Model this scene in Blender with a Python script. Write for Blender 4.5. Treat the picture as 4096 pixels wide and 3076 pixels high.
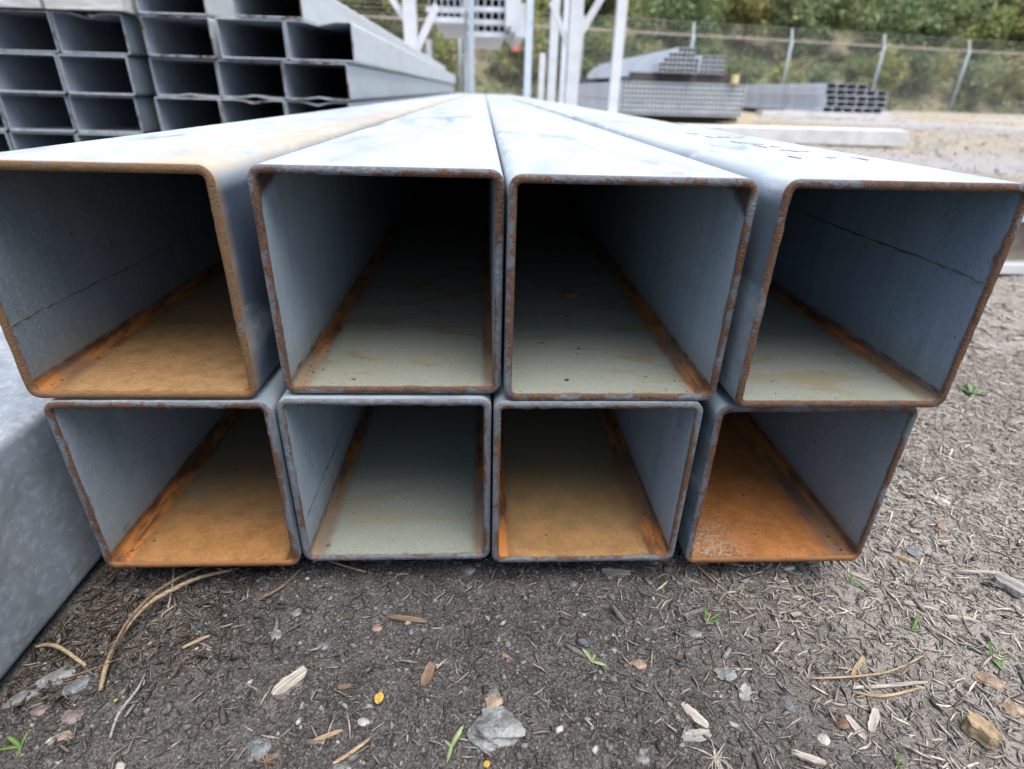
import bpy, bmesh, math, random
import numpy as np
from mathutils import Vector, Matrix, noise as mnoise

random.seed(7)
rng = np.random.default_rng(11)
sc = bpy.context.scene
for o in list(bpy.data.objects):
    bpy.data.objects.remove(o)
COL = sc.collection
S = 0.127                      # side of the square tubes (5 in)
WT, RO = 0.0045, 0.0074        # wall thickness, corner radius
LIFT = 0.0254                  # height of the bundle above the soil

# ------------------------------------------------------------------ camera
CAM = np.array([-0.01055592, -0.29989928, 0.2875599 + LIFT])
RM = np.array([[0.998704295, -0.043969327, 0.025620866],
               [0.002542734, -0.459717469, -0.888061588],
               [0.050825830, 0.886976069, -0.459010008]])   # rows: right, down, forward
F_PX = 2272.5 / 4096 * 2212    # focal length in pixels of a 2212 px wide picture
cd = bpy.data.cameras.new("camera")
cam = bpy.data.objects.new("camera", cd)
COL.objects.link(cam)
m = Matrix.Identity(4)
for i in range(3):
    m[i][0], m[i][1], m[i][2], m[i][3] = RM[0][i], -RM[1][i], -RM[2][i], CAM[i]
cam.matrix_world = m
cd.sensor_width = 17.3
cd.lens = 9.598
cd.clip_start = 0.01
cd.clip_end = 500
cd.dof.use_dof = True
cd.dof.focus_distance = 0.36
cd.dof.aperture_fstop = 3.3
sc.camera = cam

# ------------------------------------------------------------------ sky, sun, exposure
SUN_EL, SUN_AZ = math.radians(73), math.radians(148)
w = bpy.data.worlds.new("World")
sc.world = w
w.use_nodes = True
wn = w.node_tree
bg = wn.nodes["Background"]
sky = wn.nodes.new("ShaderNodeTexSky")
sky.sky_type = 'NISHITA'
sky.sun_disc = False
sky.sun_elevation = SUN_EL
sky.sun_rotation = SUN_AZ
sky.dust_density = 4.0
sky.air_density = 1.0
sky.ozone_density = 1.0
wn.links.new(sky.outputs[0], bg.inputs[0])
bg.inputs[1].default_value = 0.078
ld = bpy.data.lights.new("sun", 'SUN')
ld.energy = 1.5
ld.angle = math.radians(55)
ld.color = (1.0, 0.97, 0.93)
sun = bpy.data.objects.new("sun", ld)
COL.objects.link(sun)
sd = Vector((math.sin(SUN_AZ) * math.cos(SUN_EL), math.cos(SUN_AZ) * math.cos(SUN_EL), math.sin(SUN_EL)))
sun.rotation_euler = sd.to_track_quat('Z', 'Y').to_euler()
sc.view_settings.view_transform = 'Standard'
sc.view_settings.look = 'None'
sc.view_settings.gamma = 1.0
sc.view_settings.use_curve_mapping = False
sc.view_settings.exposure = 1.92
sc.render.engine = 'CYCLES'
sc.cycles.use_denoising = True
sc.cycles.max_bounces = 8
sc.cycles.diffuse_bounces = 6
sc.cycles.sample_clamp_indirect = 10

# ------------------------------------------------------------------ placing helpers
def ray(px, py):
    return RM.T @ np.array([(px - 1106) / F_PX, (py - 830.6) / F_PX, 1.0])

def on_z(px, py, z):
    d = ray(px, py)
    return CAM + d * (z - CAM[2]) / d[2]

def on_y(px, py, y):
    d = ray(px, py)
    return CAM + d * (y - CAM[1]) / d[1]

def mpp(p):                    # metres per picture pixel at a point
    return float(RM[2] @ (np.array(p) - CAM)) / F_PX

# ------------------------------------------------------------------ object helpers
def tag(o, label=None, cat=None, group=None, kind=None):
    if label: o["label"] = label
    if cat: o["category"] = cat
    if group: o["group"] = group
    if kind: o["kind"] = kind
    return o

def empty(name, loc=(0, 0, 0), rot=(0, 0, 0)):
    o = bpy.data.objects.new(name, None)
    o.empty_display_size = 0.05
    o.location = loc
    o.rotation_euler = rot
    COL.objects.link(o)
    return o

def mesh(name, V, Fc, mat, smooth=False):
    me = bpy.data.meshes.new(name)
    me.from_pydata([tuple(v) for v in V], [], [tuple(f) for f in Fc])
    if mat: me.materials.append(mat)
    if smooth:
        me.polygons.foreach_set("use_smooth", [True] * len(me.polygons))
    me.update()
    return me

def link(name, me, parent=None, loc=(0, 0, 0), rot=(0, 0, 0), scale=(1, 1, 1)):
    o = bpy.data.objects.new(name, me)
    o.location = loc
    o.rotation_euler = rot
    o.scale = scale
    if parent: o.parent = parent
    COL.objects.link(o)
    return o

def obj(name, V, Fc, mat, parent=None, smooth=False, loc=(0, 0, 0), rot=(0, 0, 0)):
    return link(name, mesh(name, V, Fc, mat, smooth), parent, loc, rot)

def np_mesh(name, V, tris, mat, col=None, smooth=False):
    """large triangle mesh from numpy arrays, with an optional colour per vertex"""
    me = bpy.data.meshes.new(name)
    me.vertices.add(len(V))
    me.vertices.foreach_set("co", V.astype(np.float32).ravel())
    n = len(tris)
    k = tris.shape[1]
    me.loops.add(n * k)
    me.loops.foreach_set("vertex_index", tris.astype(np.int32).ravel())
    me.polygons.add(n)
    me.polygons.foreach_set("loop_start", np.arange(0, n * k, k, dtype=np.int32))
    me.polygons.foreach_set("loop_total", np.full(n, k, dtype=np.int32))
    if smooth:
        me.polygons.foreach_set("use_smooth", np.ones(n, dtype=bool))
    if col is not None:
        a = me.color_attributes.new("tint", 'FLOAT_COLOR', 'POINT')
        c4 = np.ones((len(V), 4), dtype=np.float32)
        c4[:, :3] = col
        a.data.foreach_set("color", c4.ravel())
    me.materials.append(mat)
    me.update(calc_edges=True)
    return me

def box(V, Fc, c, d, rz=0.0, jitter=0.0):
    """append a box (centre, size) to V/Fc"""
    b = len(V)
    for sx in (-1, 1):
        for sy in (-1, 1):
            for sz in (-1, 1):
                x, y, z = sx * d[0] / 2, sy * d[1] / 2, sz * d[2] / 2
                x += random.uniform(-jitter, jitter); y += random.uniform(-jitter, jitter); z += random.uniform(-jitter, jitter)
                V.append((c[0] + x * math.cos(rz) - y * math.sin(rz), c[1] + x * math.sin(rz) + y * math.cos(rz), c[2] + z))
    for f in ((0, 1, 3, 2), (4, 6, 7, 5), (0, 4, 5, 1), (2, 3, 7, 6), (0, 2, 6, 4), (1, 5, 7, 3)):
        Fc.append(tuple(b + i for i in f))

def bar(V, Fc, a, b, wx, wy, up=(0, 0, 1)):
    """append a rectangular bar from a to b"""
    a = Vector(a); b = Vector(b); t = (b - a).normalized()
    u = t.cross(Vector(up))
    if u.length < 1e-4: u = t.cross(Vector((0, 1, 0)))
    u.normalize(); v = u.cross(t)
    k = len(V)
    for p in (a, b):
        for sx, sy in ((-1, -1), (1, -1), (1, 1), (-1, 1)):
            q = p + u * sx * wx / 2 + v * sy * wy / 2
            V.append(tuple(q))
    Fc += [(k, k + 1, k + 2, k + 3), (k + 7, k + 6, k + 5, k + 4)]
    for i in range(4):
        j = (i + 1) % 4
        Fc.append((k + i, k + 4 + i, k + 4 + j, k + j))

def tube_round(V, Fc, pts, radii, n=8):
    k0 = len(V)
    for i, p in enumerate(pts):
        p = Vector(p)
        t = (Vector(pts[min(i + 1, len(pts) - 1)]) - Vector(pts[max(i - 1, 0)])).normalized()
        u = t.cross(Vector((0.13, 0.21, 1))).normalized(); v = t.cross(u)
        for j in range(n):
            a = 2 * math.pi * j / n
            V.append(tuple(p + (u * math.cos(a) + v * math.sin(a)) * radii[i]))
    for i in range(len(pts) - 1):
        for j in range(n):
            a = k0 + i * n + j; b = k0 + i * n + (j + 1) % n
            Fc.append((a, b, b + n, a + n))
    Fc.append(tuple(k0 + j for j in range(n))[::-1])
    Fc.append(tuple(k0 + (len(pts) - 1) * n + j for j in range(n)))

# numpy value noise
def vnoise(x, y, seed=0):
    xi = np.floor(x).astype(np.int64); yi = np.floor(y).astype(np.int64)
    xf = x - xi; yf = y - yi
    def h(a, b):
        n = (a * 374761393 + b * 668265263 + seed * 1274126177) & 0x7fffffff
        n = ((n ^ (n >> 13)) * 1274126177) & 0x7fffffff
        return ((n ^ (n >> 16)) & 0xffff) / 65535.0
    u = xf * xf * (3 - 2 * xf); v = yf * yf * (3 - 2 * yf)
    return (h(xi, yi) * (1 - u) + h(xi + 1, yi) * u) * (1 - v) + (h(xi, yi + 1) * (1 - u) + h(xi + 1, yi + 1) * u) * v

def sstep(x, a, b):
    t = np.clip((x - a) / (b - a), 0, 1)
    return t * t * (3 - 2 * t)

# ------------------------------------------------------------------ material helpers
class Mat:
    def __init__(self, name, rough=0.6, spec=0.3, metal=0.0):
        self.m = bpy.data.materials.new(name)
        self.m.use_nodes = True
        self.t = self.m.node_tree
        self.b = self.t.nodes["Principled BSDF"]
        self.b.inputs["Roughness"].default_value = rough
        self.b.inputs["Specular IOR Level"].default_value = spec
        self.b.inputs["Metallic"].default_value = metal
        self._co = None
    def n(self, kind):
        return self.t.nodes.new("ShaderNode" + kind)
    def put(self, sock, v):
        if isinstance(v, bpy.types.NodeSocket): self.t.links.new(v, sock)
        elif isinstance(v, (tuple, list)) and len(v) == 3 and sock.type == 'RGBA': sock.default_value = (*v, 1)
        else: sock.default_value = v
    @property
    def co(self):
        if self._co is None: self._co = self.n("TexCoord").outputs["Object"]
        return self._co
    def xyz(self):
        s = self.n("SeparateXYZ"); self.put(s.inputs[0], self.co)
        return s.outputs
    def noise(self, scale, detail=4, rough=0.55, vec=None, dist=0.0):
        k = self.n("TexNoise"); self.put(k.inputs["Vector"], vec if vec is not None else self.co)
        k.inputs["Scale"].default_value = scale; k.inputs["Detail"].default_value = detail
        k.inputs["Roughness"].default_value = rough; k.inputs["Distortion"].default_value = dist
        return k.outputs["Fac"]
    def stretch(self, sx, sy, sz, off=(0, 0, 0)):
        k = self.n("Mapping"); self.put(k.inputs[0], self.co)
        k.inputs["Scale"].default_value = (sx, sy, sz); k.inputs["Location"].default_value = off
        return k.outputs[0]
    def math(self, op, a, b=0.0, c=None, clamp=False):
        k = self.n("Math"); k.operation = op; k.use_clamp = clamp
        self.put(k.inputs[0], a); self.put(k.inputs[1], b)
        if c is not None: self.put(k.inputs[2], c)
        return k.outputs[0]
    def step(self, v, a, b):              # smooth 0 at a, 1 at b (a may exceed b)
        k = self.n("MapRange"); k.interpolation_type = 'SMOOTHSTEP'
        self.put(k.inputs["Value"], v)
        if a < b:
            k.inputs[1].default_value, k.inputs[2].default_value = a, b
            k.inputs[3].default_value, k.inputs[4].default_value = 0, 1
        else:
            k.inputs[1].default_value, k.inputs[2].default_value = b, a
            k.inputs[3].default_value, k.inputs[4].default_value = 1, 0
        return k.outputs[0]
    def mix(self, f, a, b):
        k = self.n("Mix"); k.data_type = 'RGBA'
        self.put(k.inputs[0], f); self.put(k.inputs[6], a); self.put(k.inputs[7], b)
        return k.outputs[2]
    def dim(self, c, f):                  # one even factor on the whole colour
        return self.mix(1.0 - f, c, (0, 0, 0))
    def attr(self, name="tint"):
        k = self.n("Attribute"); k.attribute_name = name
        return k.outputs["Color"]
    def bump(self, h, strength=0.3, dist=0.002):
        k = self.n("Bump"); self.put(k.inputs["Height"], h)
        k.inputs["Strength"].default_value = strength; k.inputs["Distance"].default_value = dist
        self.t.links.new(k.outputs[0], self.b.inputs["Normal"])
    def out(self, col, rough=None):
        self.put(self.b.inputs["Base Color"], col)
        if rough is not None: self.put(self.b.inputs["Roughness"], rough)
        return self.m

def plain(name, col, rough=0.6, var=0.25, scale=30, spec=0.3, metal=0.0, bump=0.2):
    M = Mat(name, rough, spec, metal)
    f = M.noise(scale, 5)
    c = M.mix(M.step(f, 0.3, 0.7), tuple(x * (1 - var) for x in col), tuple(min(1, x * (1 + var)) for x in col))
    if bump: M.bump(M.noise(scale * 6, 3), bump, 0.003)
    return M.out(c)

# outer galvanised skin
def galv(name, base=(0.56, 0.61, 0.68), dark=(0.20, 0.26, 0.35), white=(0.70, 0.74, 0.78), mottle=0.5, tan=None, patina_shade=0.0, seed=0.0, rough=0.5, metal=0.28, fine=1.0, ys=0.35):
    M = Mat(name, rough, 0.5, metal)
    x, y, z = M.xyz(); wt = 0.56 if fine < 2 else 0.47
    st = M.stretch(1.0, ys, 1.0, (seed, seed * .7, seed * 1.3))
    n1 = M.noise(16 * fine, 6, 0.62, st, 0.6)
    n2 = M.noise(70 * fine, 5, 0.6, st, 0.3)
    n3 = M.noise(7 * fine, 4, 0.6, st, 1.2)
    c = M.mix(M.math('MULTIPLY', M.step(n1, 0.50, 0.78), 0.8 * mottle), base, dark)
    c = M.mix(M.math('MULTIPLY', M.step(n2, wt, wt + 0.18), 0.7 if fine < 2 else 0.65), c, white)
    c = M.mix(M.math('MULTIPLY', M.step(n3, 0.48, 0.66), 0.55 * mottle), c, tuple(v * 0.62 for v in base))
    if patina_shade:  # mottled dark patina on the sides only, putting their shade into the colour
        c = M.mix(M.math('MULTIPLY', M.step(n1, 0.66, 0.46), M.math('MULTIPLY', M.step(z, 0.121, 0.112), patina_shade)), c, dark)
    if tan:                                   # rust-water stains lying on the top of the tube
        top = M.step(z, 0.118, 0.1255)
        s1 = M.step(M.math('ADD', x, M.math('MULTIPLY', n1, 0.03)), 0.028, 0.058)
        s2 = M.math('MULTIPLY', M.step(x, -0.02, -0.06), M.step(M.math('ADD', y, M.math('MULTIPLY', n1, 0.05)), 0.07, 0.0))
        s = M.math('MULTIPLY', top, M.math('MAXIMUM', s1, s2))
        s = M.math('MULTIPLY', s, M.step(n2, 0.25, 0.6))
        c = M.mix(M.math('MULTIPLY', s, 0.7), c, (0.44, 0.34, 0.21))
        side = M.math('MULTIPLY', M.step(y, 0.012, 0.0), 0.5)
        c = M.mix(side, c, (0.42, 0.27, 0.12))
    r = M.math('ADD', 0.38, M.math('MULTIPLY', n2, 0.3))
    M.bump(n2, 0.12, 0.001)
    return M.out(c, r)

# cut edge of a tube: half scale, half rust
def rim_mat(name, rust=0.5, seed=0.0, orange=False, gray=(0.135, 0.147, 0.165), lip=0.0, half=None):
    M = Mat(name, 0.75, 0.25)
    x, y, z = M.xyz()
    st = M.stretch(1, 1, 1, (seed, seed, seed))
    n1 = M.noise(34, 4, 0.6, st); n2 = M.noise(190, 5, 0.65, st); n3 = M.noise(800, 2, 0.5, st)
    brown = M.mix(M.step(n2, 0.35, 0.65), (0.060, 0.042, 0.034), (0.115, 0.060, 0.034))
    brown = M.mix(M.math('MULTIPLY', M.step(n3, 0.52, 0.7), 0.7), brown, (0.19, 0.085, 0.032))
    if orange: brown = M.mix(0.55, brown, (0.19, 0.112, 0.048))
    g = M.mix(M.step(n2, 0.4, 0.7), tuple(v * 0.8 for v in gray), tuple(v * 1.35 for v in gray))
    e = M.math('ADD', M.math('MULTIPLY', n1, 0.9), M.math('MULTIPLY', n2, 0.75))
    if half:                                   # rust is heavier towards the inner edge
        ax = M.math('ABSOLUTE', x); az = M.math('ABSOLUTE', M.math('SUBTRACT', z, half))
        d = M.math('SUBTRACT', half, M.math('MAXIMUM', ax, az))
        e = M.math('ADD', e, M.math('MULTIPLY', M.math('SUBTRACT', d, WT * 0.45), 45.0))
    c = M.mix(M.step(e, 1.0 - rust * 0.42, 1.10 - rust * 0.42), g, brown)
    if lip:                                    # rust run from the floor over the lower lip
        c = M.mix(M.math('MULTIPLY', M.step(M.math('ADD', z, M.math('MULTIPLY', n2, 0.003)), 0.0095, 0.0055), lip), c, (0.24, 0.11, 0.038))
    M.bump(M.math('ADD', n2, n3), 0.6, 0.001)
    return M.out(M.dim(c, 0.80))

# inner lining of a square tube; every number is a property of that tube
def lining(name, wall=(0.33, 0.405, 0.465), floor=(0.225, 0.262, 0.235), mouth=0.0, v0=0.3, v1=1.6, stripe=(0.13, 0.09), stain=0.4, seed=0.0,
           orange=(0.26, 0.115, 0.032), deep=None, patch=0, flakes=0.0, start=0.0):
    M = Mat(name, 0.55, 0.35)
    xs, ys, zs = M.xyz()
    u = M.math('DIVIDE', xs, S); v = M.math('DIVIDE', ys, S); wq = M.math('DIVIDE', zs, S)
    st = M.stretch(1, 1, 1, (seed, seed, seed))
    n1 = M.noise(22, 5, 0.6, st); n2 = M.noise(90, 5, 0.6, st); n3 = M.noise(420, 3, 0.6, st); nl = M.noise(9, 3, 0.5, st); ns_ = M.noise(110, 5, 0.65, M.stretch(1, 0.22, 1, (seed * 2, seed, seed)))
    n1c = M.math('SUBTRACT', n1, 0.5); n2c = M.math('SUBTRACT', n2, 0.5)
    fl = M.step(wq, 0.062, 0.040)
    c = M.mix(fl, wall, floor)
    c = M.mix(M.math('MULTIPLY', M.step(n1, 0.35, 0.75), 0.25), c, tuple(q * 0.72 for q in wall))
    # drips and cloudy zinc on the walls, fine grit everywhere
    dr = M.noise(60, 4, 0.6, M.stretch(1, 1, 0.12, (seed, seed * 2, 0)))
    wl = M.math('SUBTRACT', 1.0, fl)
    c = M.mix(M.math('MULTIPLY', M.math('MULTIPLY', M.step(dr, 0.52, 0.66), wl), 0.22), c, tuple(q * 1.45 for q in wall))
    c = M.mix(M.math('MULTIPLY', M.math('MULTIPLY', M.step(dr, 0.46, 0.34), wl), 0.22), c, tuple(q * 0.5 for q in wall))
    c = M.mix(M.math('MULTIPLY', M.step(n2, 0.52, 0.68), 0.16), c, tuple(q * 0.55 for q in wall))
    c = M.mix(M.math('MULTIPLY', M.step(n3, 0.52, 0.66), 0.22), c, tuple(q * 1.4 for q in wall))
    c = M.mix(M.math('MULTIPLY', M.step(n3, 0.48, 0.34), 0.22), c, tuple(q * 0.55 for q in wall))
    # the odd rusty spot
    rs = M.noise(48, 3, 0.6, M.stretch(1, 1, 1, (seed * 5, seed, seed * 3)))
    c = M.mix(M.math('MULTIPLY', M.step(rs, 0.70, 0.76), 0.6), c, (0.12, 0.07, 0.04))
    c = M.mix(M.math('MULTIPLY', M.step(n3, 0.54, 0.72), 0.35), c, (0.31, 0.31, 0.29))
    c = M.mix(M.math('MULTIPLY', M.math('MULTIPLY', M.step(n3, 0.44, 0.30), fl), 0.4), c, (0.10, 0.10, 0.095))
    # yellow film on the lowest part of the walls
    c = M.mix(M.math('MULTIPLY', M.step(M.math('ADD', wq, M.math('MULTIPLY', n1c, 0.12)), 0.26, 0.07), 0.5), c, (0.20, 0.20, 0.145))
    if deep:
        c = M.mix(M.math('MULTIPLY', fl, 0.85), c, deep)
    # tan streaks on the floor
    sk = M.noise(26, 4, 0.6, M.stretch(0.5, 1.6, 1, (seed * 3, seed, 0)), 0.8)
    c = M.mix(M.math('MULTIPLY', M.math('MULTIPLY', M.step(sk, 0.53, 0.65), fl), stain), c, (0.20, 0.145, 0.060))
    # rust at the mouth
    if mouth > 0:
        mk = M.step(M.math('ADD', v, M.math('MULTIPLY', n1c, 0.9)), v1, v0)
        mk = M.math('MULTIPLY', M.math('MULTIPLY', mk, M.step(wq, 0.11, 0.055)), mouth)
        oc = M.mix(M.step(n2, 0.3, 0.7), tuple(q * 0.78 for q in orange), tuple(q * 1.12 for q in orange))
        oc = M.mix(M.math('MULTIPLY', M.step(n3, 0.54, 0.68), 0.4), oc, tuple(q * 1.35 for q in orange))
        oc = M.mix(M.math('MULTIPLY', M.step(n3, 0.46, 0.32), 0.45), oc, tuple(q * 0.5 for q in orange))
        c = M.mix(mk, c, oc)
    if flakes > 0:
        fk = M.math('MULTIPLY', M.step(v, 0.42, 0.1), M.step(M.math('ADD', u, M.math('MULTIPLY', n1c, .3)), -0.05, -0.3))
        fk = M.math('MULTIPLY', M.math('MULTIPLY', fk, M.step(n3, 0.50, 0.56)), M.math('MULTIPLY', fl, flakes))
        c = M.mix(fk, c, (0.25, 0.25, 0.21))
    # rust lying along the two lower corners
    dw = M.math('MAXIMUM', M.math('SUBTRACT', wq, 0.0354), 0.0)
    for side, wd in ((1, stripe[0]), (-1, stripe[1])):
        if wd <= 0: continue
        du = M.math('MAXIMUM', M.math('ADD', M.math('MULTIPLY', u, side), 0.4646), 0.0)
        d = M.math('ADD', M.math('ADD', du, M.math('MULTIPLY', dw, 1.9)), M.math('MULTIPLY', M.math('SUBTRACT', ns_, 0.5), 0.06))
        mk = M.step(d, wd * 0.95, wd * 0.75)
        soft = M.step(d, wd * 1.45, wd * 0.8)
        c = M.mix(M.math('MULTIPLY', soft, 0.4), c, (0.125, 0.078, 0.034))
        rc = M.mix(M.step(ns_, 0.36, 0.60), (0.095, 0.042, 0.019), (0.43, 0.165, 0.040))
        rc = M.mix(M.math('MULTIPLY', M.step(nl, 0.54, 0.66), 0.7), rc, (0.10, 0.085, 0.07))
        if start > 0:
            fresh = M.step(M.math('ADD', v, M.math('MULTIPLY', n1c, 0.8)), start * 1.6, start * 0.5)
            rc = M.mix(M.math('MULTIPLY', fresh, 0.8), rc, (0.165, 0.15, 0.115))
        c = M.mix(M.math('MULTIPLY', mk, 0.9), c, rc)
        ed = M.math('ADD', dw, M.math('MULTIPLY', n2c, 0.03))
        line = M.math('MULTIPLY', M.step(ed, 0.030, 0.042), M.step(ed, 0.062, 0.050))
        line = M.math('MULTIPLY', line, M.step(du, 0.08, 0.03))
        c = M.mix(M.math('MULTIPLY', M.math('MULTIPLY', line, M.step(n2, 0.38, 0.62)), 0.65), c, (0.045, 0.020, 0.010))
    # specks on the walls
    sp = M.noise(150, 2, 0.5, st)
    c = M.mix(M.math('MULTIPLY', M.step(sp, 0.725, 0.76), 0.75), c, (0.045, 0.032, 0.024))
    if patch:
        du = M.math('ADD', M.math('MULTIPLY', u, patch), 0.4646)
        d = M.math('ADD', M.math('ADD', M.math('MULTIPLY', du, 1.0), M.math('MULTIPLY', v, 0.5)), M.math('MULTIPLY', M.math('SUBTRACT', 0.9646, wq), 1.2))
        d = M.math('ADD', d, M.math('MULTIPLY', n2c, 0.12))
        c = M.mix(M.math('MULTIPLY', M.step(d, 0.17, 0.10), 0.9), c, (0.085, 0.036, 0.017))
    # rust creeping in from the cut edge
    c = M.mix(M.math('MULTIPLY', M.step(M.math('ADD', v, M.math('MULTIPLY', n2c, 0.06)), 0.022, 0.006), 0.6), c, (0.095, 0.052, 0.028))
    M.bump(M.math('ADD', n3, M.math('MULTIPLY', n2, 0.6)), 0.35, 0.0009)
    return M.out(M.dim(c, 0.80), M.math('ADD', 0.45, M.math('MULTIPLY', n2, 0.3)))

# ------------------------------------------------------------------ ground
def fence_y(x):
    return FA[1] + (FB[1] - FA[1]) * (x - FA[0]) / (FB[0] - FA[0])
FA = on_y(1404, 71.3, 19.4)      # two points of the fence's top rail
FB = on_y(2212, 113.5, 22.5)

def ground_h(x, y):
    x = np.asarray(x, float); y = np.asarray(y, float)
    near = 1 - sstep(np.hypot(x, y), 1.5, 5.0)
    h = (vnoise(x * 7, y * 7, 1) - 0.5) * 0.016 + (vnoise(x * 22, y * 22, 2) - 0.5) * 0.007 \
        + (vnoise(x * 60, y * 60, 3) - 0.5) * 0.0035 + (vnoise(x * 130, y * 130, 4) - 0.5) * 0.0020
    h = h * near + (vnoise(x * 0.6, y * 0.6, 5) - 0.5) * 0.05 * sstep(np.hypot(x, y), 1.5, 4.0)
    # the soil is banked up under the tubes
    bank = (1 - sstep(np.abs(x), 0.25, 0.34)) * sstep(y, 0.25, 0.55) * (1 - sstep(y, 6.2, 6.6))
    h = h * (1 - 0.85 * bank) + 0.0195 * bank
    # level bed under the single tubes at the left
    bed = (1 - sstep(np.abs(x + 0.43), 0.15, 0.20)) * (1 - sstep(y, 1.0, 1.3))
    h = h * (1 - 0.9 * bed) - 0.003 * bed
    fy = FA[1] + (FB[1] - FA[1]) * (x - FA[0]) / (FB[0] - FA[0])
    return h

def axis(lo, d0, d1, hi, step, grow):
    a = list(np.arange(d0, d1 + 1e-9, step)); s = step; v = d1
    while v < hi:
        s *= grow; v += s; a.append(min(v, hi))
    s = step; v = d0; b = []
    while v > lo:
        s *= grow; v -= s; b.append(max(v, lo))
    return np.array(b[::-1] + a)

gx = axis(-150, -0.55, 0.95, 150, 0.0045, 1.06)
gy = axis(-60, -0.20, 0.50, 200, 0.0045, 1.06)
X, Y = np.meshgrid(gx, gy)
Z = ground_h(X, Y)
V = np.stack([X.ravel(), Y.ravel(), Z.ravel()], 1)
nx, ny = len(gx), len(gy)
ii = (np.arange(ny - 1)[:, None] * nx + np.arange(nx - 1)[None, :]).ravel()
Q = np.stack([ii, ii + 1, ii + nx + 1, ii + nx], 1)

M = Mat("soil", 0.95, 0.1)
px_, py_, pz_ = M.xyz()
na = M.noise(3, 5); nb = M.noise(40, 6, 0.65); nc = M.noise(220, 4, 0.6); nd = M.noise(0.35, 4); ne = M.noise(700, 2)
dark = M.mix(M.step(nb, 0.35, 0.65), (0.052, 0.049, 0.047), (0.105, 0.099, 0.094))
dark = M.mix(M.step(nc, 0.55, 0.72), dark, (0.17, 0.16, 0.15))
mulch = M.mix(M.step(nb, 0.3, 0.7), (0.23, 0.212, 0.192), (0.37, 0.345, 0.315))
mulch = M.mix(M.step(nc, 0.52, 0.7), mulch, (0.36, 0.33, 0.29))
side = M.step(M.math('ADD', M.math('ADD', px_, M.math('MULTIPLY', py_, 0.35)), M.math('MULTIPLY', na, 0.16)), 0.14, 0.42)
dark = M.mix(M.math('MULTIPLY', M.step(ne, 0.5, 0.66), 0.5), dark, (0.20, 0.19, 0.18))
dark = M.mix(M.math('MULTIPLY', M.step(ne, 0.47, 0.35), 0.6), dark, (0.022, 0.02, 0.019))
c = M.mix(side, dark, mulch)
gravel = M.mix(M.step(nb, 0.3, 0.7), (0.31, 0.30, 0.295), (0.40, 0.39, 0.385))
straw = M.mix(M.step(na, 0.3, 0.7), (0.26, 0.22, 0.13), (0.42, 0.36, 0.24))
far = M.mix(M.step(nd, 0.50, 0.60), gravel, straw)
verge = M.math('MULTIPLY', M.step(py_, 3.6, 4.6), M.step(py_, 8.5, 6.5))
far = M.mix(M.math('MULTIPLY', verge, 0.5), far, straw)
c = M.mix(M.step(M.math('ADD', py_, M.math('MULTIPLY', na, 0.9)), 2.2, 3.4), c, far)
M.bump(M.math('ADD', M.math('ADD', nb, nc), ne), 0.8, 0.004)
soil_mat = M.out(M.dim(c, 0.78))
tag(link("ground", np_mesh("ground", V, Q, soil_mat, smooth=True)), "dark soil with mulch at the right and pale gravel beyond", None, None, "structure")

# ------------------------------------------------------------------ the eight square tubes
def profile(wd, ht, r, nc, ns, top_dip=0.0, bot_bump=0.0, dentw=0.5):
    """closed loop of (x, z), z from 0 to ht, counter-clockwise seen from the front (-y)"""
    P = []
    hw = wd / 2
    cs = ((-hw + r, r, math.pi, 'b'), (hw - r, r, 1.5 * math.pi, 'r'), (hw - r, ht - r, 0, 't'), (-hw + r, ht - r, 0.5 * math.pi, 'l'))
    for i, (cx, cz, a0, sd_) in enumerate(cs):
        for k in range(nc + 1):
            a = a0 + (math.pi / 2) * k / nc
            P.append((cx + r * math.cos(a), cz + r * math.sin(a)))
        x0, z0 = P[-1]
        nxt = cs[(i + 1) % 4]
        x1, z1 = nxt[0] + r * math.cos(nxt[2]), nxt[1] + r * math.sin(nxt[2])
        for k in range(1, ns):
            t = k / ns
            x, z = x0 + (x1 - x0) * t, z0 + (z1 - z0) * t
            e = max(0.0, 1 - abs(2 * t - 1) / dentw) if dentw else 0
            if sd_ == 'b' and bot_bump: z += bot_bump * e
            if sd_ == 't' and top_dip: z -= top_dip * e
            P.append((x, z))
    return P

def loft(loops):
    """loops: list of equally long lists of (x, y, z)"""
    V = []; Fc = []
    n = len(loops[0])
    for L in loops: V += L
    for i in range(len(loops) - 1):
        for j in range(n):
            a = i * n + j; b = i * n + (j + 1) % n
            Fc.append((a, b, b + n, a + n))
    return V, Fc

def flip(Fc): return [f[::-1] for f in Fc]

YS = [0.004, 0.012, 0.03, 0.06, 0.12, 0.25, 0.5, 1.0, 2.0, 4.0]

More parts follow.
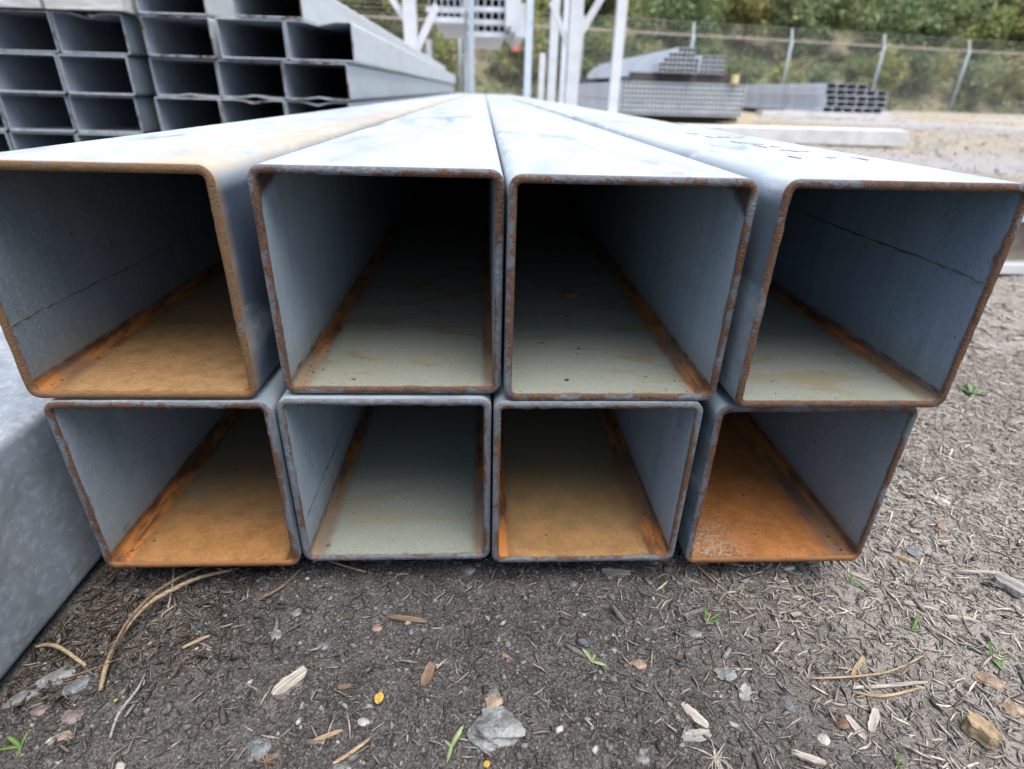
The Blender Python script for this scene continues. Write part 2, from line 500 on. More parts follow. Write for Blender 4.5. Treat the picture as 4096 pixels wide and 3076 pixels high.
def make_tube(root, wd, ht, t, ro, length, m_out, m_in, m_rim, nc=6, ns=26, rag=0.0004, seed=0, top_dip=0, bot_bump=0, dent_len=0.25, ys=YS):
    ri = max(ro - t, 0.002)
    def prof(inner, y):
        k = max(0.0, 1 - y / dent_len) if dent_len else 0
        if inner:
            p = profile(wd - 2 * t, ht - 2 * t, ri, nc, ns, top_dip * k, bot_bump * k)
            return [(x, y, z + t) for x, z in p]
        p = profile(wd, ht, ro, nc, ns, top_dip * k, bot_bump * k)
        return [(x, y, z) for x, z in p]
    yy = [0.0011] + [y for y in ys if y < length] + [length]
    V, Fc = loft([prof(False, y) for y in yy])
    o = obj("outer_shell", V, Fc, m_out, root, smooth=True)
    V, Fc = loft([prof(True, y) for y in [0.0014] + yy[1:]])
    obj("inner_lining", V, flip(Fc), m_in, root, smooth=True)
    # the cut face: outer bevel, face, ragged inner edge
    A = prof(False, 0.0011); B = prof(True, 0.0014)
    def nz(p, k, sc_): return mnoise.noise(Vector((p[0] * sc_ + seed * 7.1, k * 3.3, p[2] * sc_)))
    n = len(A)
    o1 = []; i1 = []; A2 = []; B2 = []; mid = []
    for j in range(n):
        a, b = Vector(A[j]), Vector(B[j])
        d = (b - a); d.y = 0; L = d.length; d.normalize()
        ra = 0.0006 + max(0, nz(a, 1, 240)) * rag * 1.0
        rb = 0.0006 - nz(b, 2, 330) * rag * 1.6
        o1.append((a.x + d.x * ra, nz(a, 3, 150) * rag, a.z + d.z * ra))
        i1.append((b.x - d.x * rb, nz(b, 4, 170) * rag, b.z - d.z * rb))
        mm = a.lerp(b, 0.5)
        mid.append((mm.x, nz(mm, 5, 200) * rag * 0.8, mm.z))
        A2.append(A[j]); B2.append(B[j])
    V, Fc = loft([B2, i1, mid, o1, A2])
    obj("cut_rim", V, Fc, m_rim, root, smooth=True)
    # far cut face
    V, Fc = loft([prof(False, length), prof(True, length)])
    obj("far_rim", V, Fc, m_rim, root)
    return o

def strip_seam(root, side, h0, wd, t, mat, seed, length=1.2, r=0.0006):
    """a thin weld flash running along an inner wall"""
    random.seed(seed)
    V = []; Fc = []
    x0 = side * (wd / 2 - t)
    pts = []; rad = []
    y = 0.002
    while y < length:
        pts.append((x0, y, h0 + random.uniform(-0.0004, 0.0004) + 0.0004 * math.sin(y * 40)))
        rad.append(r * random.uniform(0.45, 1.15) * (0.5 if random.random() < 0.2 else 1))
        y += 0.004 + y * 0.02
    tube_round(V, Fc, pts, rad, 6)
    return obj("weld_seam", V, Fc, mat, root, smooth=True)

seam_mat = plain("weld_flash", (0.11, 0.10, 0.088), 0.8, 0.5, 200)
L6 = 6.1
TUBES = {
  # name: x, y, z (in sides), label, lining, rim, outer
  'T1': (-2.102, -0.052, 0.990), 'T2': (-1.0, 0.0, 0.990), 'T3': (0.013, -0.053, 0.982), 'T4': (1.065, -0.144, 0.996),
  'B1': (-2.053, -0.066, -0.019), 'B2': (-1.043, -0.033, -0.021), 'B3': (-0.033, -0.064, -0.020), 'B4': (1.030, -0.071, -0.035)}
LAB = {
 'T1': "square galvanised tube with tan-stained rim, far left of the upper row",
 'T2': "square galvanised tube with rust along its inner left corner, second from left in upper row",
 'T3': "square galvanised tube with a crumb of debris inside, third from left in upper row",
 'T4': "square galvanised tube sticking out furthest with dark scrawl on top, right end of upper row",
 'B1': "square tube with glowing orange rusty floor, far left of the lower row",
 'B2': "square tube with clean grey-green floor, second from left in the lower row",
 'B3': "square tube with olive and orange floor, third from left in the lower row",
 'B4': "square tube with wholly rust-orange floor, right end of the lower row"}
LIN = {
 'T1': dict(wall=(0.18, 0.225, 0.265), floor=(0.17, 0.155, 0.105), mouth=0.95, v0=0.5, v1=2.6, stripe=(0.085, 0.04), stain=0.3, seed=1.0, orange=(0.30, 0.172, 0.072)),
 'T2': dict(stripe=(0.075, 0.05), stain=0.75, start=0.35, seed=2.3, patch=1, floor=(0.225, 0.240, 0.200)),
 'T3': dict(stripe=(0.0, 0.085), stain=0.55, seed=3.1, patch=-1),
 'T4': dict(wall=(0.235, 0.315, 0.395), floor=(0.22, 0.25, 0.225), stripe=(0.0, 0.075), stain=0.5, start=0.2, seed=4.4),
 'B1': dict(wall=(0.27, 0.33, 0.375), mouth=1.0, v0=0.12, v1=1.15, stripe=(0.105, 0.05), stain=0.2, seed=5.2, deep=(0.135, 0.115, 0.060), orange=(0.29, 0.145, 0.050)),
 'B2': dict(stripe=(0.075, 0.055), stain=0.25, start=0.6, seed=6.6, floor=(0.20, 0.24, 0.218)),
 'B3': dict(mouth=0.9, v0=0.1, v1=1.1, stripe=(0.065, 0.11), stain=0.2, seed=7.9, deep=(0.145, 0.125, 0.062), orange=(0.27, 0.145, 0.055)),
 'B4': dict(wall=(0.275, 0.33, 0.37), mouth=1.0, v0=1.2, v1=4.5, stripe=(0.03, 0.14), stain=0.0, seed=8.5, deep=(0.17, 0.085, 0.032), orange=(0.31, 0.125, 0.038), flakes=0.95)}
RUST = {'T1': (0.95, True), 'T2': (0.52, False), 'T3': (0.50, False), 'T4': (0.78, False), 'B1': (0.58, False), 'B2': (0.30, False), 'B3': (0.38, False), 'B4': (0.55, False)}
TROOT = {}
for i, (k, (x, y, z)) in enumerate(TUBES.items()):
    root = empty("square_steel_tube", ((x + 0.5) * S, y * S, z * S + LIFT))
    tag(root, LAB[k], "steel tube", "square tubes of the front bundle")
    mo = galv("galvanised_" + k, patina_shade=0.95 if k == 'T1' else 0.85, seed=i * 1.7, dark=(0.05, 0.075, 0.12) if k == 'T1' else (0.085, 0.12, 0.15), base=(0.40, 0.45, 0.49) if k[0] == 'T' else (0.28, 0.34, 0.38), tan=(k == 'T1'), mottle=1.0)
    mi = lining("lining_" + k, **LIN[k])
    mr = rim_mat("cut_edge_" + k, RUST[k][0], i * 2.1, RUST[k][1], half=S / 2, lip={"B1": 0.9, "B4": 0.95, "T1": 0.4}.get(k, 0))
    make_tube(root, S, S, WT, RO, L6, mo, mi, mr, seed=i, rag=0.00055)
    TROOT[k] = root
speck_mat = plain("dirt_speck", (0.07, 0.05, 0.035), 0.9, 0.6, 300, bump=0)
for i, k in enumerate(TUBES):
    r = np.random.default_rng(300 + i)
    n = 110
    hw = S / 2 - WT - 0.003
    xx = r.uniform(-hw, hw, n); yy = 0.004 + 0.42 * r.random(n) ** 1.4
    cor = r.random(n) < 0.5
    sgn = -1 if k in ('T1', 'T2', 'B1', 'B2') else 1
    xx[cor] = sgn * (hw - np.abs(r.normal(0, 0.005, cor.sum())))
    rad = np.minimum(0.00035 * np.exp(r.normal(0, 0.5, n)), 0.0012)
    oc = np.array([(1, 0, 0), (-1, 0, 0), (0, 1, 0), (0, -1, 0), (0, 0, 1), (0, 0, -1)], float)
    V = (oc[None] * r.uniform(.6, 1.4, (n, 6, 1)) * rad[:, None, None] * np.array([1.3, 1.3, .7]) + np.stack([xx, yy, np.full(n, WT) + rad * .3], 1)[:, None]).reshape(-1, 3)
    T_ = (np.array([(0, 2, 4), (2, 1, 4), (1, 3, 4), (3, 0, 4), (2, 0, 5), (1, 2, 5), (3, 1, 5), (0, 3, 5)])[None] + (np.arange(n) * 6)[:, None, None]).reshape(-1, 3)
    o = link("dirt_specks", np_mesh("dirt_specks", V, T_, speck_mat), TROOT[k]); o["kind"] = "stuff"
strip_seam(TROOT['T1'], -1, 0.345 * S, S, WT, seam_mat, 1)
strip_seam(TROOT['T4'], 1, 0.60 * S, S, WT, seam_mat, 2)
strip_seam(TROOT['B2'], -1, 0.27 * S, S, WT, seam_mat, 3, 0.8, 0.0006)

# dark hand-drawn scrawl on the top of the right-hand tube
ink = plain("marker_ink", (0.25, 0.26, 0.30), 0.7, 0.3, 300, bump=0)
ztop = TUBES['T4'][2] * S + LIFT + S
strokes = [[(320, 250), (420, 262)], [(490, 280), (560, 292), (650, 290), (780, 295), (830, 284)], [(600, 284), (700, 286)], [(720, 325), (800, 338), (870, 342)],
           [(880, 348), (1005, 352)], [(915, 362), (970, 368), (1030, 380)], [(1065, 370), (1105, 374), (1145, 376)], [(1150, 404), (1215, 404), (1290, 416), (1400, 415)],
           [(1225, 455), (1260, 464), (1330, 476)], [(1560, 468), (1600, 474), (1650, 467)], [(1780, 470), (1850, 477), (1925, 491)]]
tl = TROOT['T4'].location
for stx in strokes:
    pts = []; V = []; Fc = []
    for (a, b) in stx:
        p = on_z((2600 + a * 0.4521) / 1.8517, (420 + b * 0.4521) / 1.8517, ztop)
        pts.append(Vector((p[0] - tl.x, p[1] - tl.y, S + 0.0006)))
    for i in range(len(pts)):
        q = pts[i]; d = (pts[min(i + 1, len(pts) - 1)] - pts[max(i - 1, 0)]).normalized(); w_ = Vector((-d.y, d.x, 0)) * 0.0006
        V += [tuple(q - w_), tuple(q + w_), tuple(q + w_ - Vector((0, 0, .0005))), tuple(q - w_ - Vector((0, 0, .0005)))]
    for i in range(len(pts) - 1):
        for j in range(4):
            a, b = i * 4 + j, i * 4 + (j + 1) % 4
            Fc.append((a, b, b + 4, a + 4))
    obj("ink_stroke", V, Fc, ink, TROOT['T4'])

# ------------------------------------------------------------------ two more square tubes on the soil at the left
gm = galv("weathered_galvanised", base=(0.215, 0.245, 0.275), dark=(0.115, 0.135, 0.155), white=(0.315, 0.35, 0.385), mottle=1.0, seed=9.3, rough=0.6, metal=0.15, fine=2.8, ys=0.8)
gm2 = galv("weathered_galvanised_second", base=(0.52, 0.56, 0.60), dark=(0.3, 0.34, 0.4), white=(0.75, 0.78, 0.82), mottle=0.7, seed=12.0)
il = plain("dull_inner_steel", (0.26, 0.29, 0.33), 0.6, 0.15, 60)
rm = rim_mat("cut_edge_plain", 0.2, 33.0)
for i, (x0, lab) in enumerate(((-0.2865 - S / 2, "mottled grey galvanised tube lying on the soil against the left of the bundle"),
                               (-0.2865 - 1.5 * S - 0.004, "pale galvanised tube lying on the soil at the picture's left edge"))):
    root = empty("ground_steel_tube", (x0, -0.36 - 0.03 * i, 0.001))
    tag(root, lab, "steel tube", "single tubes lying on the soil at the left")
    make_tube(root, S, S, WT, RO, 1.40, gm if i == 0 else gm2, il, rm, nc=5, ns=8, seed=40 + i)

# ------------------------------------------------------------------ stack of rectangular tubes at the left
RW, RH, RT, RR = 0.152, 0.0808, 0.0038, 0.0060
ZC = LIFT
rows = {1: 0.4195, 2: 0.3370, 3: 0.2545, 4: 0.1725, 5: 0.0905, 6: 0.0085}     # bottoms
stack_out = [galv("stack_zinc_%d" % i, base=(0.47, 0.50, 0.51), dark=(0.28, 0.31, 0.35), white=(0.60, 0.63, 0.64), mottle=0.5, seed=20 + i * 3, metal=0.15) for i in range(3)]
stack_out += [galv("stack_dull_zinc_%d" % i, base=(0.15, 0.185, 0.21), dark=(0.075, 0.095, 0.12), white=(0.28, 0.31, 0.33), mottle=0.8, seed=31 + i * 3, metal=0.1) for i in range(2)]
stack_in = plain("stack_inner_steel", (0.25, 0.28, 0.32), 0.6, 0.1, 25)
stack_rim = [rim_mat("stack_edge_%d" % i, 0.05 + 0.2 * i, 50 + i * 4, gray=(0.36, 0.40, 0.44)) for i in range(3)]
items = []
xr = {1: (-0.782, -0.572), 2: (-0.782, -0.617, -0.4635), 3: (-0.790, -0.6365, -0.483), 4: (-0.795, -0.6415, -0.488), 5: (-0.80, -0.646, -0.492), 6: (-0.80, -0.646, -0.492)}
rn = {1: "row cut by the picture's top edge", 2: "first full row", 3: "second full row", 4: "third full row, half hidden"}
cn = ("left", "middle", "right")
for r_, xs_ in xr.items():
    for j, x0 in enumerate(xs_):
        dip = {(2, 2): 0.0085, (4, 1): 0.0075, (4, 2): 0.008}.get((r_, j), 0)
        bmp = {(3, 0): 0.004, (3, 1): 0.005, (3, 2): 0.005}.get((r_, j), 0)
        if r_ <= 4:
            nm = cn[j] if r_ > 1 else ("left", "right")[j]
            lab = "rectangular tube, %s of right columns, %s of left stack" % (nm, rn[r_])
            if dip: lab = "dent-topped rectangular tube, %s of right columns, %s of left stack" % (nm, {2: "first full row", 4: "third full row"}[r_])
            if bmp: lab = "rectangular tube with pinched bottom, %s of right columns in left stack" % nm
        else:
            lab = "grey rectangular tube at the bottom of the left stack behind the square tubes"
        items.append((x0, 1.25 + random.uniform(-0.008, 0.008), rows[r_], dip, bmp, lab, (r_ + j) % 3))
xl = {2: (-1.271, -1.1165, -0.962), 3: (-1.279, -1.1245, -0.970), 4: (-1.287, -1.1325, -0.978), 5: (-1.293, -1.1385, -0.984), 6: (-1.293, -1.1385, -0.984)}
for r_, xs_ in xl.items():
    for j, x0 in enumerate(xs_):
        dip = 0.010 if (r_, j) == (2, 2) else 0
        if r_ <= 5:
            lab = "rectangular tube, %s left column, %s of left stack" % (("outermost", "cut-off", "inner")[j], ("top row", "second row", "third row", "fourth row")[r_ - 2])
            if dip: lab = "grey rectangular tube with dented top wall under pale timber in the left stack"
        else:
            lab = "grey rectangular tube at the bottom of the left stack behind the square tubes"
        items.append((x0, 1.222 + random.uniform(-0.006, 0.006), rows[r_], dip, 0, lab, 3 + (r_ + 2 * j + 1) % 2))
for i, (x0, y0, z0, dip, bmp, lab, mi_) in enumerate(items):
    root = empty("rectangular_steel_tube", (x0 + RW / 2, y0, z0 + ZC))
    tag(root, lab, "steel tube", "rectangular tubes of the left stack")
    make_tube(root, RW, RH, RT, RR, 5.4, stack_out[mi_], stack_in, stack_rim[mi_ % 3], nc=4, ns=10, rag=0.0006, seed=100 + i, top_dip=dip, bot_bump=bmp,
              ys=[0.02, 0.06, 0.12, 0.25, 0.6, 1.5, 3.0])
# timber: pale boards over the left columns and bearers under and between the rows
timber = Mat("pale_timber", 0.8, 0.2)
tn = timber.noise(18, 5, 0.6, timber.stretch(1, 8, 8))
timber.bump(tn, 0.3, 0.003)
timber_mat = timber.out(timber.mix(timber.step(tn, 0.3, 0.7), (0.36, 0.36, 0.345), (0.54, 0.55, 0.54)))
for i, (xa, xb, lab) in enumerate(((-1.25, -0.968, "pale timber board on the left stack, cut by the picture's corner"), (-0.958, -0.795, "pale timber board on the left stack beside the topmost tube"))):
    V = []; Fc = []
    box(V, Fc, (0, 0, 0), (xb - xa, 0.09, 0.07), jitter=0.002)
    o = obj("timber_board", V, Fc, timber_mat, None, loc=((xa + xb) / 2, 1.255, rows[2] + RH + 0.037 + ZC))
    tag(o, lab, "timber", "timbers of the left stack")
for i, y0 in enumerate((1.5, 5.9)):
    V = []; Fc = []
    box(V, Fc, (0, 0, 0), (1.10, 0.09, 0.034), jitter=0.001)
    o = obj("timber_bearer", V, Fc, timber_mat, None, loc=(-0.82, y0, 0.0085 + ZC - 0.017))
    tag(o, "timber bearer on the soil underneath the left stack of rectangular tubes", "timber", "timber bearers under the left stack")

# ------------------------------------------------------------------ loose things on the soil
def hz(x, y): return float(ground_h(np.array([x]), np.array([y]))[0])

def at(px, py):
    p = on_z(px, py, 0.0)
    for _ in range(4):
        p = on_z(px, py, hz(p[0], p[1]))
    return p

def stone_mesh(name, sx, sy, sz, mat, seed, cuts=9, sub=3, rough=0.18):
    random.seed(seed)
    bm = bmesh.new()
    bmesh.ops.create_icosphere(bm, subdivisions=sub, radius=1.0)
    planes = []
    for i in range(cuts):
        n = Vector((random.gauss(0, 1), random.gauss(0, 1), random.gauss(0, 0.8))).normalized()
        planes.append((n, random.uniform(0.55, 0.85)))
    off = Vector((seed * 3.1, seed * 1.7, 0))
    for v in bm.verts:
        c = v.co.copy()
        for n, d in planes:
            e = c.dot(n) - d
            if e > 0: c -= n * e * 0.92
        c *= 1 + rough * (mnoise.noise(c * 2.2 + off) + 0.5 * mnoise.noise(c * 5.5 + off)) 
        v.co = Vector((c.x * sx, c.y * sy, c.z * sz))
    me = bpy.data.meshes.new(name)
    bm.to_mesh(me); bm.free()
    me.materials.append(mat)
    me.polygons.foreach_set("use_smooth", [False] * len(me.polygons))
    return me

def stone_mat(name, col, var=0.35):
    M = Mat(name, 0.9, 0.2)
    a = M.noise(60, 6, 0.65); b = M.noise(350, 4, 0.6)
    c = M.mix(M.step(a, 0.35, 0.65), tuple(q * (1 - var) for q in col), tuple(min(1, q * (1 + var)) for q in col))
    c = M.mix(M.math('MULTIPLY', M.step(b, 0.56, 0.68), 0.6), c, tuple(min(1, q * 1.7 + 0.05) for q in col))
    c = M.mix(M.math('MULTIPLY', M.step(b, 0.42, 0.34), 0.6), c, tuple(q * 0.35 for q in col))
    M.bump(M.math('ADD', a, b), 0.6, 0.003)
    return M.out(M.dim(c, 0.78))
SM = {'grey': stone_mat("grey_stone", (0.17, 0.18, 0.18)), 'blue': stone_mat("blue_grey_stone", (0.135, 0.145, 0.155)), 'tan': stone_mat("tan_stone", (0.26, 0.20, 0.15)),
      'pink': stone_mat("pinkish_stone", (0.16, 0.13, 0.13)), 'pale': stone_mat("pale_stone", (0.38, 0.36, 0.33)), 'concrete': stone_mat("concrete_lump", (0.20, 0.21, 0.21), 0.5),
      'brown': stone_mat("brown_stone", (0.14, 0.09, 0.06)), 'salmon': stone_mat("salmon_stone", (0.25, 0.17, 0.14))}

def stone(px, py, wpx, hpx, mat, seed, label, flat=0.55, rz=0.0, lift=0.0, cuts=9, rough=0.18, name="stone"):
    p = at(px, py); k = mpp(p)
    sx = wpx * k / 2; sy = hpx * k / 2 * 1.05
    sz = max(min(sx, sy) * flat, 0.0012)
    me = stone_mesh(name, sx, sy, sz, SM[mat], seed, cuts, 3, rough)
    o = link(name, me, None, (p[0], p[1], p[2] + sz * (0.30 if lift else 0.12) + lift), (0, 0, rz))
    return tag(o, label, "stone", "stones lying on the soil")

big = stone(1072, 1574, 142, 112, 'concrete', 3, "large knobbly grey lump of old concrete at the bottom centre", 0.42, 0.1, cuts=14, rough=0.42, name="concrete_lump")
stone(1068, 1522, 52, 30, 'tan', 5, "small tan stone resting on the top of the concrete lump", 0.5, 0.3, lift=0.003)
stone(1067, 1500, 40, 26, 'grey', 6, "small grey stone just behind the concrete lump", 0.5, -0.2)
stone(130, 1462, 88, 44, 'grey', 7, "long pale grey stone at the left by the mottled tube", 0.55, 0.55)
stone(170, 1480, 60, 44, 'blue', 8, "blocky blue-grey stone right of the long pale stone", 0.6, 0.9)
stone(45, 1510, 80, 40, 'grey', 9, "dusty grey stone in the left corner below the mottled tube", 0.45, 0.3)
stone(163, 1545, 58, 40, 'pink', 10, "dull pinkish flat stone near the left edge", 0.3, -0.1)
stone(85, 1535, 46, 28, 'pink', 11, "small dull purple stone left of the pinkish flat stone", 0.4, 0.2)
stone(140, 1592, 36, 26, 'tan', 12, "small tan pebble near the bottom left sprout", 0.5)
stone(556, 1620, 56, 50, 'blue', 13, "triangular blue-grey slate at the bottom left of centre", 0.35, 0.5, cuts=6)
stone(597, 1373, 26, 30, 'grey', 14, "small round grey stone on dark soil left of centre", 0.5)
stone(1380, 1437, 42, 24, 'tan', 15, "tan block-shaped stone right of the concrete lump", 0.7, -0.1, cuts=6)
stone(1012, 1232, 34, 30, 'grey', 16, "dusty grey stone close under the second lower tube", 0.5)
stone(815, 1357, 26, 20, 'salmon', 17, "tiny salmon-pink stone on dark soil left of centre", 0.6)
stone(1093, 1417, 30, 12, 'salmon', 18, "small pale pinkish stone above the concrete lump", 0.5, -0.7)
stone(786, 1560, 26, 24, 'pale', 19, "small whitish pebble left of the concrete lump", 0.6)
stone(1700, 1522, 34, 38, 'blue', 20, "rounded speckled blue-grey stone in the right-hand mulch", 0.7, 0.4)
stone(1815, 1562, 32, 30, 'brown', 21, "brown nut-like stone in the right-hand mulch", 0.8)
stone(1778, 1597, 28, 26, 'pale', 22, "pale triangular pebble below the brown stone", 0.5, 0.6, cuts=6)
stone(1570, 1455, 60, 40, 'grey', 23, "half buried pale crumbly stone right of the tan stone", 0.25, 0.2, rough=0.4)
stone(1500, 1370, 36, 20, 'grey', 24, "small grey stone beside the bright grass sprout", 0.4)
stone(1697, 1227, 40, 18, 'pale', 25, "whitish stone just under the rust-orange tube", 0.6)
stone(1722, 1292, 36, 16, 'pale', 26, "pale flake of stone in front of the rust-orange tube", 0.4)
stone(2032, 1085, 30, 44, 'pale', 27, "pale oval stone in the mulch right of the lower row", 0.6, 0.9)
stone(2030, 1140, 34, 34, 'tan', 28, "knobbly tan stone in the mulch right of the lower row", 0.6, 0.2)
stone(2145, 1475, 74, 46, 'tan', 29, "dull brown lump half buried at the right edge", 0.4, -0.4)
stone(2180, 1530, 56, 44, 'tan', 30, "knobbly light brown lump at the bottom right edge", 0.6, 0.2, rough=0.35)
stone(1978, 1190, 46, 30, 'grey', 31, "flat grey stone right of the rust-orange tube", 0.3, 0.5)
stone(698, 1395, 40, 20, 'blue', 32, "flat dark blue-grey stone left of the salmon pebble", 0.3)
stone(1240, 1262, 22, 14, 'blue', 33, "tiny bluish pebble under the third lower tube", 0.5)
stone(640, 1325, 22, 22, 'grey', 34, "tiny grey pebble under the first lower tube", 0.5)
stone(738, 1660, 50, 26, 'grey', 35, "dusty grey stone cut by the bottom edge left of centre", 0.4)
stone(1385, 1640, 34, 24, 'grey', 36, "small dusty grey stone near the bottom edge right of centre", 0.5)
# debris crumb inside the third upper tube
zf = TUBES['T3'][2] * S + LIFT + WT
p = on_z(1230, 641, zf); k = mpp(p)
me = stone_mesh("debris_crumb", 19 * k, 10 * k, 7 * k, SM['brown'], 44, 6, 2, 0.4)
tag(link("debris_crumb", me, None, (p[0], p[1], zf + 3.5 * k), (0, 0, 0.2)), "brown crumb of debris lying inside the third upper tube", "debris")

# wood chips and chunks
WM = []
for nm, cc in (("bleached_wood", (0.36, 0.33, 0.29)), ("grey_wood", (0.26, 0.25, 0.24)), ("brown_wood", (0.17, 0.12, 0.085)), ("tan_wood", (0.33, 0.25, 0.16))):
    M = Mat(nm, 0.9, 0.15)
    g = M.noise(30, 5, 0.6, M.stretch(1.2, 18, 18)); g2 = M.noise(200, 3)
    c = M.mix(M.step(g, 0.3, 0.7), tuple(q * 0.5 for q in cc), tuple(q * 1.3 for q in cc))
    M.bump(M.math('ADD', g, g2), 0.7, 0.002)
    WM.append(M.out(M.dim(c, 0.8)))

def chip(px, py, lpx, wpx, ang, mat, seed, label, thick=0.5, name="wood_chip", tilt=0.0):
    random.seed(seed)
    p = at(px, py); k = mpp(p)
    L, W = lpx * k, wpx * k; T = W * thick
    n = 7
    V = []; Fc = []
    for i in range(n + 1):
        t = i / n
        taper = 1 - 0.55 * abs(2 * t - 1) ** 3
        dy = random.uniform(-.07, .07) * W
        for sx, sz in ((-1, -1), (-0.3, -1), (0.4, -1), (1, -1), (1, 1), (0.35, 1.12), (-0.25, 0.9), (-1, 1)):
            V.append(((t - .5) * L + random.uniform(-.03, .03) * L, sx * W / 2 * taper * random.uniform(.85, 1.05) + dy, sz * T / 2 * random.uniform(.8, 1.05)))
    for i in range(n):
        for j in range(8):
            a = i * 8 + j; b = i * 8 + (j + 1) % 8
            Fc.append((a, a + 8, b + 8, b))
    Fc.append(tuple(range(8))); Fc.append(tuple(n * 8 + j for j in range(8))[::-1])
    o = obj(name, V, Fc, WM[mat], None, loc=(p[0], p[1], p[2] + T * 0.5), rot=(random.uniform(-.15, .15), tilt, ang))
    return tag(o, label, "wood", "bits of wood lying on the soil")

chip(628, 1478, 78, 34, 0.85, 0, 1, "bleached wood chip lying on dark soil left of centre", 0.4)
chip(745, 1485, 28, 10, 0.2, 2, 2, "slim brown splinter of wood above the yellow leaf", 0.4)
chip(880, 1340, 84, 13, -0.18, 2, 3, "flat brown splinter under the second lower tube", 0.5)
chip(925, 1460, 56, 24, 1.3, 2, 4, "dark brown bark flake right of the yellow leaf", 0.35, "bark_flake")
chip(2112, 1588, 62, 44, -1.15, 3, 5, "chunky block of split wood near the bottom right corner", 0.75, "wood_block")
chip(1885, 1560, 66, 18, 0.85, 0, 6, "bleached stick, right arm of the V of sticks in the mulch", 0.5, "stick")
chip(1847, 1575, 54, 16, 1.75, 0, 7, "bleached stick, left arm of the V of sticks in the mulch", 0.5, "stick")
chip(1503, 1592, 66, 26, 0.12, 1, 8, "flat grey wood chip near the bottom edge right of centre", 0.25)
chip(1500, 1548, 66, 22, -0.95, 0, 9, "pale wood splinter above the flat grey chip", 0.35)
chip(1745, 1640, 66, 16, -0.4, 0, 10, "pale stick by the bottom edge in the right-hand mulch", 0.5, "stick")
chip(1608, 1500, 40, 26, 0.9, 1, 11, "grey wood flake right of the half buried stone", 0.3)
chip(1945, 1208, 60, 9, -0.6, 3, 12, "straight tan stick right of the rust-orange tube", 0.8, "stick")
chip(2130, 1240, 130, 9, -0.08, 0, 13, "long pale stick lying level at the right of the orange tube", 0.8, "stick")
chip(1850, 1445, 76, 10, 0.7, 3, 14, "slender tan stick in the middle of the right-hand mulch", 0.8, "stick")
chip(1860, 1250, 74, 7, -0.65, 0, 15, "slender pale stick in front of the rust-orange tube", 0.8, "stick")
chip(1330, 1240, 60, 14, -0.15, 1, 16, "grey twig stub under the third lower tube", 0.7, "stick")
chip(2180, 1270, 60, 50, -1.0, 1, 17, "broad grey chip of wood at the right edge", 0.3)
chip(2075, 1340, 60, 16, -0.2, 0, 18, "pale splinter beside the right-hand sprout", 0.4)
chip(1990, 1310, 70, 12, -0.25, 0, 19, "pale splinter in the mulch left of the right-hand sprout", 0.4)
chip(710, 1590, 60, 9, 0.35, 3, 20, "thin tan splinter near the bottom edge left of centre", 0.6)

# long dry straws
def straw_thing(pts_px, wpx, mat, label, lifts=None, name="straw_blade"):
    P = []
    for i, (a, b) in enumerate(pts_px):
        p = at(a, b)
        P.append(Vector((p[0], p[1], p[2] + 0.002 + (lifts[i] if lifts else 0))))
    # resample smoothly
    Q = []
    n = len(P)
    for i in range(n - 1):
        p0, p1, p2, p3 = P[max(i - 1, 0)], P[i], P[i + 1], P[min(i + 2, n - 1)]
        for k in range(5):
            t = k / 5
            Q.append(0.5 * ((2 * p1) + (p2 - p0) * t + (2 * p0 - 5 * p1 + 4 * p2 - p3) * t * t + (3 * p1 - p0 - 3 * p2 + p3) * t ** 3))
    Q.append(P[-1])
    k = mpp(P[len(P) // 2]) * wpx / 2
    V = []; Fc = []
    tube_round(V, Fc, Q, [k * (0.55 + 0.45 * math.sin(math.pi * (0.12 + 0.8 * i / len(Q)))) for i in range(len(Q))], 6)
    o = obj(name, V, Fc, WM[mat], None, smooth=True)
    return tag(o, label, "straw", "straws lying on the soil")

straw_thing([(219, 1497), (235, 1445), (270, 1390), (320, 1335), (375, 1300), (440, 1262), (520, 1232)], 11, 3, "long pale curved straw blade, outer of the pair under the first lower tube", [0, .002, .006, .008, .008, .005, 0])
straw_thing([(240, 1440), (280, 1375), (330, 1325), (372, 1290), (415, 1255), (455, 1225)], 8, 2, "long brown curved straw blade, inner of the pair under the first lower tube", [.004, .008, .011, .010, .006, 0])
straw_thing([(80, 1402), (115, 1405), (145, 1418), (188, 1443)], 9, 3, "short tan curved straw beside the mottled tube's lower edge", [0, .003, .004, 0])
straw_thing([(316, 1460), (300, 1500), (262, 1555), (240, 1600)], 7, 1, "thin grey curved twig at the lower left", [0, .002, .003, 0])
straw_thing([(378, 1228), (374, 1270), (365, 1318)], 5, 0, "short upright pale straw beside the long curved pair", None)
straw_thing([(395, 1405), (430, 1388), (455, 1378)], 8, 3, "short straight tan straw right of the long curved pair", None)
straw_thing([(120, 1500), (200, 1480), (330, 1400)], 3, 2, "fine brown stalk crossing the left-hand stones", [0.008, 0.01, 0])
straw_thing([(1750, 1470), (1850, 1470), (1930, 1455), (2010, 1410)], 5, 3, "long thin curved straw in the right-hand mulch", [0, .002, .002, 0])
straw_thing([(1840, 1490), (1900, 1487), (2000, 1478)], 9, 0, "pale straight straw below the long thin curved one", None)
straw_thing([(1840, 1500), (1910, 1508), (1985, 1490)], 7, 3, "second pale straw just below the straight one", None)
straw_thing([(1500, 1220), (1530, 1250), (1620, 1330)], 4, 3, "thin stalk on the soil right of the third lower tube", None)
straw_thing([(680, 1205), (730, 1222), (790, 1240)], 5, 3, "thin tan straw poking out under the second lower tube", None)
straw_thing([(560, 1300), (610, 1272), (650, 1235)], 7, 2, "brown twig under the gap of the first two lower tubes", None, "twig")
straw_thing([(720, 1655), (760, 1630), (800, 1600)], 9, 3, "tan straw by the bottom edge left of centre", None)

